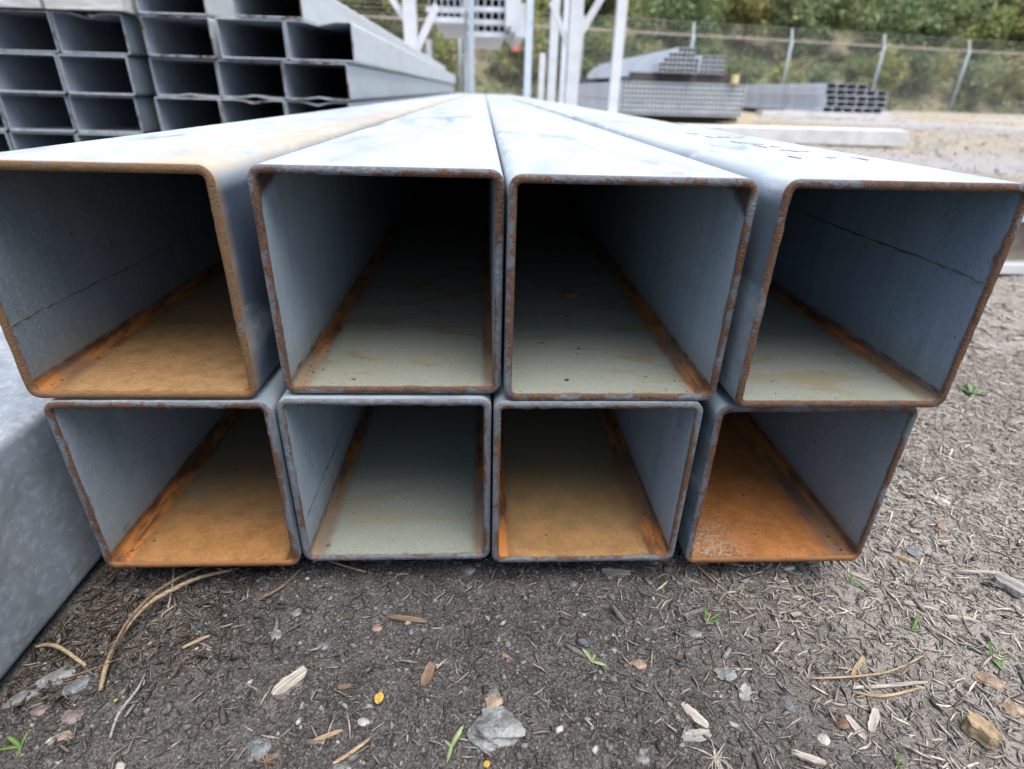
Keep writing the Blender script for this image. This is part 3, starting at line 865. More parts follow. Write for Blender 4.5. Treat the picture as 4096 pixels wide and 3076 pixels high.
# dry grass tufts
def tuft(px, py, n, rpx, label, mat, seed, up=0.4):
    random.seed(seed)
    p = at(px, py); k = mpp(p)
    root = empty("dry_grass_tuft", tuple(p))
    tag(root, label, "plant")
    for i in range(n):
        a = random.uniform(0, 2 * math.pi); L = rpx * k * random.uniform(.5, 1.0)
        e = random.uniform(.1, up); cv = random.uniform(-.9, .9); L *= random.choice((.45, .7, 1.0, 1.2))
        pts = [Vector((0, 0, 0.001)) + Vector((math.cos(a + cv * t), math.sin(a + cv * t), 0)) * L * t + Vector((0, 0, 1)) * L * e * (t - 0.9 * t * t) for t in (0, .3, .6, 1)]
        V = []; Fc = []
        tube_round(V, Fc, pts, [k * 1.6, k * 1.7, k * 1.2, k * 0.4], 5)
        obj("blade", V, Fc, mat, root)
tuft(1545, 1640, 18, 62, "pale dried-out grass tuft at the bottom edge right of centre", WM[0], 3)
tuft(575, 1650, 14, 80, "brown dried-out grass tuft at the bottom edge left of centre", WM[2], 4)
tuft(1705, 1255, 8, 40, "tiny dry seedhead under the rust-orange tube", WM[2], 5, 0.9)

# green sprouts
green = []
for nm, cc in (("sprout_green", (0.08, 0.14, 0.035)), ("pale_sprout_green", (0.16, 0.21, 0.10)), ("weed_green", (0.10, 0.15, 0.07)), ("weed_purple", (0.20, 0.11, 0.12))):
    green.append(plain(nm, cc, 0.55, 0.3, 120, bump=0))

def blade_mesh(L, W, ang, elev, bend, mat):
    V = []; Fc = []
    n = 7
    d = Vector((math.cos(ang), math.sin(ang), 0)); sd_ = Vector((-math.sin(ang), math.cos(ang), 0))
    for i in range(n):
        t = i / (n - 1)
        h = L * (math.sin(elev) * t - bend * t * t)
        c = d * L * math.cos(elev) * t + Vector((0, 0, h))
        wv = W * (0.35 + 0.65 * math.sin(math.pi * (0.2 + 0.55 * t))) * (1 - t ** 4) + W * 0.04
        V += [tuple(c - sd_ * wv / 2 + Vector((0, 0, W * .12))), tuple(c), tuple(c + sd_ * wv / 2 + Vector((0, 0, W * .12))), tuple(c - Vector((0, 0, W * .06)))]
    for i in range(n - 1):
        for j in range(4):
            a = i * 4 + j; b = i * 4 + (j + 1) % 4
            Fc.append((a, b, b + 4, a + 4))
    return V, Fc

def sprout(px, py, blades, label, mat=0):
    p = at(px, py); k = mpp(p)
    root = empty("grass_sprout", tuple(p))
    tag(root, label, "plant", "green sprouts on the soil")
    for (Lp, Wp, ang, el, bend) in blades:
        V, Fc = blade_mesh(Lp * k, Wp * k, ang, el, bend, None)
        obj("blade", V, Fc, green[mat], root, smooth=True)
sprout(975, 1612, [(52, 13, 0.95, .5, .2), (46, 10, -1.75, .35, .1), (22, 8, 2.6, .5, .2)], "green sprout with two leaves left of the concrete lump", 1)
sprout(1278, 1428, [(38, 11, 2.2, .6, .3), (40, 11, -0.55, .4, .25), (20, 8, 0.9, .6, .3)], "pale green sprout with spread leaves right of centre", 1)
sprout(1524, 1345, [(52, 7, 0.35, .55, .2), (44, 6, 1.5, 1.0, .1), (34, 6, 0.05, .3, .2)], "bright green grass sprout in front of the third lower tube")
sprout(1970, 1362, [(46, 8, 0.75, .6, .2), (22, 8, 2.8, .5, .3), (20, 8, -0.2, .5, .3)], "bright green grass sprout in the middle right mulch")
sprout(2142, 1425, [(46, 8, 1.6, 1.0, .1), (46, 7, -0.05, .3, .2), (34, 8, -1.5, .4, .4), (22, 9, -0.9, .3, .3)], "bright green grass sprout near the right edge")
sprout(45, 1612, [(46, 11, 2.7, .4, .2), (48, 11, -2.9, .3, .2), (34, 10, -1.2, .3, .2), (32, 8, 1.4, .7, .2)], "four-leaved green sprout in the bottom left corner")
sprout(1838, 1262, [(26, 5, 1.4, 1.0, .1), (22, 5, 2.2, .9, .1), (30, 5, -0.5, .4, .2)], "thin green sprout under the right end of the orange tube")
sprout(1712, 1228, [(18, 6, 0.6, .9, .1), (16, 6, 1.9, .9, .1)], "tiny green shoot touching the orange tube's shadow")
sprout(1938, 1660, [(40, 5, 1.3, 1.0, .1), (26, 6, 0.2, .5, .2)], "thin green sprout by the bottom edge in the mulch")
sprout(2098, 850, [(34, 14, 2.6, .5, .3), (30, 13, 0.4, .6, .3), (34, 14, 1.5, .9, .3), (26, 13, -2.2, .3, .3), (28, 12, -0.6, .4, .3), (30, 12, 3.6, .6, .3)], "low leafy weed right of the upper row's end tube", 2)

# yellow leaf
def leaf(px, py, L, W, ang, label):
    p = at(px, py); k = mpp(p)
    V = []; Fc = []
    n = 9
    for i in range(n):
        t = i / (n - 1)
        wv = W * k * math.sin(math.pi * min(1, .08 + .9 * t)) ** .8
        for j in (-1, -.5, 0, .5, 1):
            V.append(((t - .5) * L * k, j * wv / 2, (abs(j) ** 1.5) * W * k * .12 + math.sin(t * 3) * L * k * .05))
    for i in range(n - 1):
        for j in range(4):
            a = i * 5 + j
            Fc.append((a, a + 1, a + 6, a + 5))
    o = obj("fallen_leaf", V, Fc, leaf_mat, None, smooth=True, loc=(p[0], p[1], p[2] + .002), rot=(0, -.1, ang))
    md = o.modifiers.new("thick", 'SOLIDIFY'); md.thickness = 0.0003
    return tag(o, label, "leaf", "fallen yellow leaves")
leaf_mat = plain("yellow_leaf", (0.32, 0.21, 0.03), 0.5, 0.35, 250, bump=0.2)
leaf(820, 1513, 26, 20, 1.4, "small yellow fallen leaf on dark soil left of the concrete lump")
leaf(1052, 1656, 16, 14, .6, "tiny yellow leaf at the bottom edge below the concrete lump")
leaf(253, 1498 + 20, 8, 8, .6, "yellow leaf fragment at the lower left among the stones")

# ------------------------------------------------------------------ litter that nobody could count
def in_tubes(x, y):
    return ((x > -0.55) & (x < -0.285) & (y > -0.4) & (y < 1.1))

def mul(x, y):        # how much the place is covered by mulch (right) instead of bare soil
    return sstep(x + 0.35 * y + 0.10 * vnoise(x * 9, y * 9, 8), 0.09, 0.40)

def litter(name, N, region, size, aspect, colours, dens, label, flat=False, tilt=0.25, seed=1, bury=0.3):
    r = np.random.default_rng(seed)
    x = r.uniform(region[0], region[1], N * 2); y = r.uniform(region[2], region[3], N * 2)
    keep = (r.random(N * 2) < dens(x, y)) & ~in_tubes(x, y)
    x = x[keep][:N]; y = y[keep][:N]; n = len(x)
    L = np.minimum(size[0] * np.exp(r.normal(0, size[1], n)), size[0] * 2.3); W = L * r.uniform(aspect[0], aspect[1], n)
    W = np.clip(W, 0.0006, 0.005)
    T = W * (0.3 if flat else 0.75)
    th = r.uniform(0, 2 * np.pi, n)
    el = r.normal(0, tilt, n); curv = r.normal(0, 0.045, n)
    z = ground_h(x, y) + T * (0.5 - bury) + np.abs(np.sin(el)) * L * 0.35
    # three rings of three points
    ring = np.array([[-1, -0.5], [1, -0.5], [0.1, 0.8]]) if not flat else np.array([[-1, -0.6], [1, -0.4], [0.2, 0.7]])
    ts = np.array([-0.5, 0.0, 0.5]); tp = np.array([0.9, 1.0, 0.8]) if flat else np.array([0.6, 1.0, 0.55])
    loc = np.zeros((n, 9, 3))
    for i in range(3):
        for j in range(3):
            q = i * 3 + j
            jt = r.uniform(.75, 1.2, n)
            loc[:, q, 0] = ts[i] * L
            loc[:, q, 1] = ring[j, 0] * W / 2 * tp[i] * jt + (curv * L if i == 1 else 0)
            loc[:, q, 2] = ring[j, 1] * T / 2 * tp[i] * jt + (np.abs(curv) * L * .3 if i == 1 else 0)
    ce, se = np.cos(el)[:, None], np.sin(el)[:, None]
    X = loc[:, :, 0] * ce - loc[:, :, 2] * se; Zl = loc[:, :, 0] * se + loc[:, :, 2] * ce; Yl = loc[:, :, 1]
    c, s = np.cos(th)[:, None], np.sin(th)[:, None]
    V = np.stack([x[:, None] + X * c - Yl * s, y[:, None] + X * s + Yl * c, z[:, None] + Zl], 2).reshape(-1, 3)
    base = []
    for i in range(2):
        for j in range(3):
            a = i * 3 + j; b = i * 3 + (j + 1) % 3
            base += [(a, b, b + 3), (a, b + 3, a + 3)]
    base += [(0, 2, 1), (6, 7, 8)]
    T_ = (np.array(base)[None] + (np.arange(n) * 9)[:, None, None]).reshape(-1, 3)
    cols = np.array(colours); ci = r.integers(0, len(cols), n)
    col = cols[ci] * (r.uniform(0.5, 1.12, n) * (0.58 + 0.42 * mul(x, y)))[:, None]   # the bits lying on bare soil are dirtier
    return tag(link(name, np_mesh(name, V, T_, litter_mat, np.repeat(col, 9, 0))), label, None, None, "stuff")

def crumbs(name, N, region, size, colours, dens, label, seed=1, flat=0.7):
    r = np.random.default_rng(seed)
    x = r.uniform(region[0], region[1], N * 2); y = r.uniform(region[2], region[3], N * 2)
    keep = (r.random(N * 2) < dens(x, y)) & ~in_tubes(x, y)
    x = x[keep][:N]; y = y[keep][:N]; n = len(x)
    ico = np.array([(1, 0, 0), (-1, 0, 0), (0, 1, 0), (0, -1, 0), (0, 0, 1), (0, 0, -1), (.62, .62, .55), (-.62, -.62, .55)], float)
    tri = np.array([(0, 6, 4), (6, 2, 4), (0, 2, 6), (2, 1, 4), (1, 7, 4), (7, 3, 4), (1, 3, 7), (3, 0, 4), (2, 0, 5), (1, 2, 5), (3, 1, 5), (0, 3, 5)])
    R_ = size[0] * np.exp(r.normal(0, size[1], n))
    R_ = np.minimum(R_, size[0] * 4)
    th = r.uniform(0, 6.283, n)
    sc3 = np.stack([np.ones(n), r.uniform(.55, 1, n), r.uniform(.4, flat, n)], 1)
    P = ico[None] * r.uniform(.6, 1.25, (n, 8, 1)) * sc3[:, None] * R_[:, None, None]
    c, s = np.cos(th)[:, None], np.sin(th)[:, None]
    Xr = P[:, :, 0] * c - P[:, :, 1] * s; Yr = P[:, :, 0] * s + P[:, :, 1] * c
    z = ground_h(x, y) + R_ * 0.15
    V = np.stack([x[:, None] + Xr, y[:, None] + Yr, z[:, None] + P[:, :, 2]], 2).reshape(-1, 3)
    T_ = (tri[None] + (np.arange(n) * 8)[:, None, None]).reshape(-1, 3)
    cols = np.array(colours); ci = r.integers(0, len(cols), n)
    col = cols[ci] * r.uniform(0.6, 1.4, n)[:, None]
    return tag(link(name, np_mesh(name, V, T_, litter_mat, np.repeat(col, 8, 0))), label, None, None, "stuff")

M = Mat("litter", 0.9, 0.15)
ln = M.noise(500, 3)
litter_mat = M.out(M.dim(M.mix(M.step(ln, 0.3, 0.75), M.attr(), M.mix(0.5, M.attr(), (0.03, 0.027, 0.025))), 0.86))

near = (-0.62, 0.85, -0.20, 0.42)
STRAW = [(0.52, 0.465, 0.405), (0.43, 0.385, 0.335), (0.36, 0.32, 0.28), (0.62, 0.57, 0.50), (0.31, 0.275, 0.245), (0.45, 0.415, 0.38)]
DARKS = [(0.12, 0.108, 0.098), (0.17, 0.15, 0.135), (0.08, 0.072, 0.066), (0.27, 0.24, 0.205)]
litter("straw_litter", 78000, near, (0.0054, 0.55), (0.07, 0.20), STRAW, lambda x, y: 0.07 + 0.93 * mul(x, y) * (0.6 + 0.4 * vnoise(x * 14, y * 14, 21)), "pale chopped straw and wood mulch covering the ground at the right", seed=2)
litter("dark_plant_litter", 26000, near, (0.0036, 0.5), (0.08, 0.24), DARKS, lambda x, y: 0.75 - 0.5 * mul(x, y), "dark brown bits of dead plants on the soil in front of the bundle", seed=3)
litter("left_brown_litter", 6000, (-0.29, -0.03, -0.09, 0.14), (0.0048, 0.5), (0.08, 0.3), [(0.12, 0.092, 0.07), (0.085, 0.065, 0.052), (0.19, 0.155, 0.12), (0.26, 0.22, 0.18)], lambda x, y: sstep(-x + 0.5 * y + 0.1 * vnoise(x * 20, y * 20, 61), 0.17, 0.34), "loose brown dead leaves and stalks under the first lower tube", seed=4, tilt=0.45)
litter("bark_flakes", 1500, near, (0.0075, 0.4), (0.25, 0.6), [(0.28, 0.26, 0.24), (0.16, 0.14, 0.125), (0.36, 0.33, 0.30)], lambda x, y: 0.12 + 0.8 * mul(x, y), "flat grey flakes of bark strewn over the mulch", flat=True, seed=5, tilt=0.15)
litter("farther_mulch", 42000, (0.25, 2.6, 0.0, 2.6), (0.011, 0.5), (0.10, 0.25), STRAW, lambda x, y: np.where((y > 0.42) | (x > 0.85), 1.0, 0.0) * (1.0 - 0.75 * sstep(np.hypot(x, y), 1.0, 3.0)), "pale straw mulch running back to the right of the bundle", seed=6)
crumbs("soil_crumbs", 60000, near, (0.0009, 0.5), [(0.085, 0.08, 0.076), (0.12, 0.114, 0.108), (0.065, 0.061, 0.059), (0.18, 0.172, 0.165)], lambda x, y: 1.0 - 0.65 * mul(x, y), "dark crumbs of soil in front of the tubes", seed=7)
crumbs("fine_gravel", 3600, near, (0.0014, 0.5), [(0.13, 0.132, 0.14), (0.10, 0.11, 0.118), (0.16, 0.148, 0.135), (0.32, 0.30, 0.27), (0.11, 0.104, 0.10), (0.09, 0.095, 0.10)], lambda x, y: 0.8 - 0.4 * mul(x, y), "fine grey gravel scattered through the soil", seed=8)
crumbs("farther_gravel", 15000, (0.3, 7.5, 1.2, 9.0), (0.006, 0.5), [(0.36, 0.35, 0.345), (0.31, 0.30, 0.295), (0.41, 0.40, 0.39)], lambda x, y: np.ones_like(x) * np.where(x > 0.4, 1, 0), "pale gravel of the yard behind the bundle", seed=9)

# ------------------------------------------------------------------ flanged steel beam at the right edge
wh = plain("galvanised_pale", (0.48, 0.50, 0.50), 0.55, 0.12, 12, 0.4, 0.1, 0.1)
p = on_z(2195, 596, 0.0)
root = empty("flanged_beam", (p[0] + 0.35, p[1] + 0.05, 0.0))
tag(root, "pale flanged steel beam lying behind the tubes at the right edge", "steel beam")
for nm, zz, hh, dd in (("lower_flange", 0.013, 0.018, 0.10), ("web", 0.0655, 0.087, 0.012), ("upper_flange", 0.118, 0.018, 0.10)):
    V = []; Fc = []
    box(V, Fc, (0, 0, zz), (0.9, dd, hh))
    obj(nm, V, Fc, wh if nm != "web" else plain("web_shadow_brown", (0.25, 0.2, 0.16), 0.8, 0.3, 30), root)  # the web's brown stands in for the shadow between the flanges

# ------------------------------------------------------------------ the yard behind: beams, pile, bundles
white_paint = plain("white_rack_paint", (0.56, 0.585, 0.62), 0.5, 0.08, 6, 0.4, 0, 0.05)
conc = plain("pale_concrete", (0.50, 0.50, 0.49), 0.85, 0.12, 8)
# long white beam
a = on_z(1958, 316, 0.0)
hb = 0.110
V = []; Fc = []
box(V, Fc, (-1.5, 0.09, hb / 2), (3.0, 0.18, hb), jitter=0.004)
o = obj("concrete_beam", V, Fc, conc, None, loc=(a[0], a[1], 0), rot=(0, 0, 0.02))
tag(o, "long white concrete beam lying on the ground just right of the bundle's top", "concrete beam")

def simple_tube(root, name, w_, h_, t, L, mats, loc):
    V, Fc = loft([[(x, 0, z) for x, z in q] for q in ([(-w_ / 2, 0), (w_ / 2, 0), (w_ / 2, h_), (-w_ / 2, h_)],)] +
                 [[(-w_ / 2, L, 0), (w_ / 2, L, 0), (w_ / 2, L, h_), (-w_ / 2, L, h_)]])
    return V, Fc

def hollow_bar(w_, h_, t, L, mat, matin, name):
    O = [(-w_ / 2, 0), (w_ / 2, 0), (w_ / 2, h_), (-w_ / 2, h_)]
    I = [(-w_ / 2 + t, t), (w_ / 2 - t, t), (w_ / 2 - t, h_ - t), (-w_ / 2 + t, h_ - t)]
    V, Fc = loft([[(x, L, z) for x, z in O], [(x, 0, z) for x, z in O], [(x, 0, z) for x, z in I], [(x, L * .9, z) for x, z in I]])
    Fc = flip(Fc)
    k = len(V) - 4
    Fc.append((k, k + 1, k + 2, k + 3)); Fc.append((3, 2, 1, 0))
    me = bpy.data.meshes.new(name)
    me.from_pydata(V, [], Fc)
    me.materials.append(mat); me.materials.append(matin)
    for i, p_ in enumerate(me.polygons):
        p_.material_index = 1 if 8 <= i < 12 or i == 12 else 0
    me.update()
    return me

zinc_far = plain("far_zinc", (0.60, 0.64, 0.69), 0.55, 0.12, 5, 0.4, 0.2, 0)
zinc_far_dark = plain("far_zinc_dark", (0.30, 0.31, 0.33), 0.6, 0.2, 5, 0.4, 0.1, 0)
zinc_far_in = plain("far_inner", (0.06, 0.065, 0.075), 0.7, 0.2, 5, 0.2, 0, 0)

# pile of larger rectangular tubes far right
YP = 11.6
pc = on_y(1775, 252, YP); pe = on_y(1905, 252, YP)
cw = (pe[0] - pc[0]) / 6
hrow = 0.100
pz0 = 0.10
me = hollow_bar(cw * 0.97, hrow * .98, 0.006, 5.0, zinc_far, zinc_far_dark, "pile_tube")
pile_rows = 5
ordn = ("first", "second", "third", "fourth", "fifth", "sixth")
for r_ in range(pile_rows):
    for c_ in range(6):
        if r_ == 4 and c_ > 3: continue
        o = link("pile_tube", me, None, (pc[0] + (c_ + .5) * cw + 0.04 * math.sin(r_ * 1.3), YP + random.uniform(0, .05), pz0 + r_ * hrow))
        tag(o, "grey tube in low pile by fence, %s from left, %s row up" % (ordn[c_], ordn[r_]), "steel tube", "tubes of the low pile by the fence")
for i, yy in enumerate((YP + 0.12, YP + 4.2)):
    V = []; Fc = []
    box(V, Fc, (0, 0, pz0 / 2), (2.6, 0.3, pz0), jitter=0.004)
    o = obj("concrete_sleeper", V, Fc, conc, None, loc=(pc[0] + 0.1, yy, 0))
    tag(o, ("white concrete sleeper under the front of the low pile by the fence", "white concrete sleeper under the rear of the low pile by the fence")[i], "concrete block", "sleepers under the low pile")

# high bundle of thin tubes
YB = 7.9
b0 = on_y(1338, 258, YB); b1 = on_y(1606, 262, YB)
bw = b1[0] - b0[0]
zt = on_y(1340, 168, YB)[2]
pitch = 0.054
ncol = int(bw / pitch); nrow = int((zt - 0.08) / pitch)
tm = hollow_bar(pitch * .95, pitch * .95, 0.0075, 6.0, zinc_far, zinc_far_in, "thin_tube")
halves = [(0, ncol // 2), (ncol // 2, ncol)]
lay = [(0, nrow // 2), (nrow // 2, nrow)]
built = 0
names4 = {(0, 1): "upper left bundle of thin square tubes in the strapped block beyond the rack",
          (1, 1): "upper right bundle of thin square tubes in the strapped block beyond the rack",
          (0, 0): "lower left bundle of thin square tubes in the strapped block beyond the rack",
          (1, 0): "lower right bundle of thin square tubes in the strapped block beyond the rack"}
tv = np.array([v.co for v in tm.vertices]); tp = [tuple(p.vertices) for p in tm.polygons]; ti = [p.material_index for p in tm.polygons]
for hi, (ca, cb) in enumerate(halves):
    for li, (ra, rb) in enumerate(lay):
        root = empty("tube_bundle", (b0[0] + ca * pitch + hi * 0.012, YB + 0.02 * li + 0.03 * hi, 0.08 + ra * pitch + li * 0.006))
        tag(root, names4[(hi, li)], "tube bundle", "strapped bundles of thin tubes")
        rest = []
        for r_ in range(rb - ra):
            for c_ in range(cb - ca):
                q = ((c_ + .5) * pitch, 0.0, r_ * pitch)
                if li == 1 and built < 300:
                    link("thin_tube", tm, root, q); built += 1
                else: rest.append(q)
        if rest:
            VV = np.concatenate([tv + np.array(q) for q in rest])
            me = bpy.data.meshes.new("tube_mass")
            FF = [tuple(i + k * len(tv) for i in f) for k in range(len(rest)) for f in tp]
            me.from_pydata(VV.tolist(), [], FF)
            me.materials.append(zinc_far); me.materials.append(zinc_far_in)
            me.polygons.foreach_set("material_index", ti * len(rest))
            o = link("tube_mass", me, root); o["kind"] = "stuff"
V = []; Fc = []
for i, yy in enumerate((YB + 0.4, YB + 5.0)):
    V = []; Fc = []
    box(V, Fc, (0, 0, 0.04), (bw + 0.1, 0.12, 0.079))
    tag(obj("timber_bearer", V, Fc, WM[2], None, loc=(b0[0] + bw / 2, yy, 0)), ("brown timber bearer under the front of the strapped block", "brown timber bearer under the rear of the strapped block")[i], "timber", "bearers under the strapped block")
ztop_b = 0.08 + nrow * pitch + 0.012
# bundles thrown on top of it, slightly askew
timb = plain("dark_timber", (0.06, 0.055, 0.055), 0.9, 0.2, 20)
V = []; Fc = []
box(V, Fc, (0, 0, 0.05), (bw * 0.92, 0.12, 0.10))
o = obj("timber_spacer", V, Fc, timb, None, loc=(b0[0] + bw * .53, YB + 0.16, ztop_b + 0.001)); tag(o, "dark timber spacer between the strapped block and the bundles on it", "timber")
V = []; Fc = []
box(V, Fc, (0, 0, 0.05), (bw * 0.92, 0.12, 0.10))
o = obj("timber_spacer", V, Fc, timb, None, loc=(b0[0] + bw * .53, YB + 4.5, ztop_b + 0.001)); tag(o, "dark timber spacer at the rear on top of the strapped block", "timber")
zs = ztop_b + 0.104
for bi, (x0, ncx, nrx, rz, pit, lab, inm) in enumerate(((on_y(1420, 150, YB)[0], 9, 5, 0.0, 0.056, "askew bundle of thin tubes, higher of the two on the strapped block", zinc_far_in),
                                                  (on_y(1515, 150, YB)[0], 6, 4, 0.0, 0.052, "smaller bundle of tubes at the right on top of the strapped block", zinc_far_in))):
    root = empty("tube_bundle", (x0, YB - 0.05 + 0.1 * bi, zs), (0, 0, rz))
    tag(root, lab, "tube bundle", "bundles lying on the strapped block")
    me = hollow_bar(pit * .95, pit * .95, 0.005, 5.6, zinc_far, inm, "bundle_tube")
    for r_ in range(nrx):
        lo = 0 if bi else (0, 0, 1, 2, 4)[r_]
        for c_ in range(lo, ncx - (0 if bi else (0, 0, 0, 1, 1)[r_])):
            link("tube", me, root, ((c_ + .5) * pit, 0.012 * (c_ % 2), r_ * pit))
V = []; Fc = []
box(V, Fc, (0, 0, 0.05), (0.07, 0.10, 0.10))
yel = plain("yellow_paint", (0.56, 0.50, 0.25), 0.6, 0.15, 20)
pp = on_y(1594, 160, YB)
tag(obj("yellow_block", V, Fc, yel, None, loc=(pp[0] - .02, YB + 0.02, ztop_b + 0.002)), "small yellow block at the right end of the strapped block's top", "block")

# ------------------------------------------------------------------ storage racks
YR = 9.0
def post_thing(name, px, py, wpx, Y_, h, label, mat, braces=(), arms=(), depth=None, base=True):
    p = on_y(px, py, Y_); k = mpp(p)
    wd = wpx * k
    root = empty(name, (p[0], Y_, 0))
    tag(root, label, "rack post", "uprights of the storage racks")
    V = []; Fc = []
    box(V, Fc, (0, 0, h / 2), (wd, depth or wd, h))
    obj("post", V, Fc, mat, root)
    if base:
        V = []; Fc = []
        box(V, Fc, (0, 0.1, 0.04), (wd * 1.6, 0.8, 0.08))
        obj("foot", V, Fc, mat, root)
    for (x0, z0, x1, z1, bw_) in braces:
        V = []; Fc = []
        bar(V, Fc, (x0, 0.02, z0), (x1, 0.02, z1), bw_, bw_, (0, 1, 0))
        obj("brace", V, Fc, mat, root)
    for (z0, x0, x1, ah) in arms:
        V = []; Fc = []
        bar(V, Fc, (x0, -0.01, z0), (x1, -0.01, z0), ah, ah * .8)
        obj("arm", V, Fc, mat, root)
    return root, p
grey_post = plain("grey_post_steel", (0.40, 0.45, 0.50), 0.5, 0.1, 6, 0.4, 0.1, 0)
blue_post = plain("bluish_post_steel", (0.55, 0.64, 0.76), 0.5, 0.1, 6, 0.4, 0.1, 0)
post_thing("rack_post", 1019, 130, 12, 9.6, 2.6, "thin grey rack post behind the bundle's far end", grey_post)
post_thing("rack_post", 1141, 130, 14, 8.4, 2.6, "thin bluish rack post right of the bundle's far end", blue_post)
post_thing("rack_post", 1194, 130, 17, 8.8, 2.8, "white rack post left of the widest white post", white_paint)
post_thing("rack_post", 1237, 150, 26, 7.6, 2.8, "widest white rack post with diagonal braces in the middle", white_paint,
           braces=((0.03, 0.88, 0.40, 1.50, 0.075), (-0.02, 0.72, -0.30, 1.25, 0.06)))
post_thing("rack_post", 1331, 130, 18, 6.9, 2.6, "white rack post in front of the strapped block", white_paint)
post_thing("rack_post", 1170, 160, 12, 11.5, 0.93, "short pale post stub between the bluish and white posts", white_paint, base=False)
post_thing("rack_post", 1217, 130, 10, 12.0, 2.6, "thin pale post seen behind the widest white post", white_paint)
post_thing("rack_post", 886, 40, 27, 8.0, 2.8, "white rack post with Y braces above the left stack", white_paint,
           braces=((0.04, 0.70, 0.33, 1.22, 0.085), (-0.04, 1.02, -0.30, 1.40, 0.07)))
post_thing("rack_post", 926, 80, 12, 10.5, 1.02, "short white post beside the Y-braced rack post", white_paint, base=False)
post_thing("rack_post", 1346, 60, 9, 7.2, 2.6, "slim pale post just behind the post by the strapped block", white_paint)

# tubes lying high on the rack, ends towards us
rack_tube = hollow_bar(0.098, 0.082, 0.006, 4.0, zinc_far, zinc_far_dark, "rack_tube")
arm_y = 9.9
lk = mpp(on_y(1055, 60, arm_y))
rack = empty("storage_rack", (on_y(1006, 60, arm_y)[0], arm_y, 0))
tag(rack, "grey rack carrying two blocks of tubes high above the bundle's far end", "rack")
blocks = ((928, 996, (38, 16), "left"), (1016, 1094, (70, 44, 16), "right"))
for (xa, xb, rws, nm) in blocks:
    pa = on_y(xa, 40, arm_y); pb = on_y(xb, 40, arm_y)
    n = 5
    wv = (pb[0] - pa[0]) / n
    me = hollow_bar(wv * .97, 16 * lk, 0.008, 4.0, zinc_far, zinc_far_in, "rack_tube")
    for ri_, yb in enumerate(rws):
        zb = on_y((xa + xb) / 2, yb, arm_y)[2]
        V = []; Fc = []
        box(V, Fc, (0, 0, 0), (pb[0] - pa[0] + .1, 0.08, 9 * lk))
        obj("arm", V, Fc, zinc_far, rack, loc=((pa[0] + pb[0]) / 2 - rack.location.x, 0.02, zb - 4.6 * lk))
        for c_ in range(n):
            o = link("rack_tube", me, None, (pa[0] + (c_ + .5) * wv, arm_y - .02, zb))
            tag(o, "grey tube high on rack, %s from left in %s block, %s row up" % (ordn[c_], nm, ordn[ri_]), "steel tube", "tubes high on the rack")
V = []; Fc = []
box(V, Fc, (0, 0.12, 1.3), (0.07, 0.08, 2.6))
obj("upright", V, Fc, grey_post, rack)
# white wrapped ends hanging beside the right block
p = on_y(1112, 40, 9.3); k = mpp(p)
V = []; Fc = []
for i in range(3):
    box(V, Fc, ((i * 11 - 10) * k, 0, (i * -9) * k), (20 * k, 2.2, 60 * k), jitter=0.01)
tag(obj("white_wrapped_pack", V, Fc, white_paint, None, loc=(p[0], 10.2, p[2] + 12 * k)), "white wrapped pack stepped down at the right of the high tubes", "pack")
V = []; Fc = []
box(V, Fc, (0, 0, 0), (60 * k, 0.3, 5 * k)); 
pr_ = on_y(1112, 66, 9.3)
obj("arm", V, Fc, white_paint, rack, loc=(p[0] + 6 * k - rack.location.x, 10.0 - arm_y, pr_[2] - 3 * k))

# red tag on the fence line
# ------------------------------------------------------------------ chain-link fence
fz = float(FA[2])
fd = Vector((FB[0] - FA[0], FB[1] - FA[1], 0)).normalized()
root = empty("chain_link_fence", (FA[0], FA[1], 0), (0, 0, math.atan2(fd.y, fd.x)))
tag(root, "tall chain-link fence with leaning barbed-wire arms along the wooded slope", "fence")
fence_steel = plain("fence_steel", (0.27, 0.32, 0.34), 0.6, 0.15, 8, 0.3, 0.1, 0)
fence_rail = plain("fence_rail_rusty", (0.26, 0.23, 0.20), 0.8, 0.25, 8, 0.2, 0, 0)
fwire = plain("fence_wire", (0.42, 0.45, 0.45), 0.6, 0.1, 8, 0.3, 0.2, 0)
def fence_s(px, py):
    # distance along the fence of a pixel column
    d = ray(px, py)
    A = np.array([[d[0], -fd.x], [d[1], -fd.y]]); b = np.array([FA[0] - CAM[0], FA[1] - CAM[1]])
    return float(np.linalg.solve(A, b)[1])
sp = [fence_s(1497, 84), fence_s(1711, 87), fence_s(1911, 98), fence_s(2096, 105)]
gap = (sp[-1] - sp[0]) / 3
pos = [sp[0] - gap * i for i in range(8, 0, -1)] + sp + [sp[-1] + gap * i for i in range(1, 5)]
V = []; Fc = []
tube_round(V, Fc, [(0, 0, 0), (0, 0, fz)], [0.05, 0.05], 10)
pm = mesh("fence_post", V, Fc, fence_steel, True)
V = []; Fc = []
bar(V, Fc, (0, 0, fz - 0.02), (0.10, 0.24, fz + 0.36), 0.045, 0.04)
am = mesh("barb_arm", V, Fc, fence_steel)
for s_ in pos:
    o = link("post", pm, root, (s_, 0, 0)); link("barb_arm", am, o)
def wire(name, z, dy, r, mat):
    V = []; Fc = []
    tube_round(V, Fc, [(pos[0], dy, z), (pos[-1], dy, z)], [r, r], 6)
    obj(name, V, Fc, mat, root)
wire("top_rail", fz, 0, 0.033, fence_rail)
for i in range(3):
    wire("barbed_wire", fz + 0.12 + 0.12 * i, 0.08 + 0.08 * i, 0.0035, fwire)
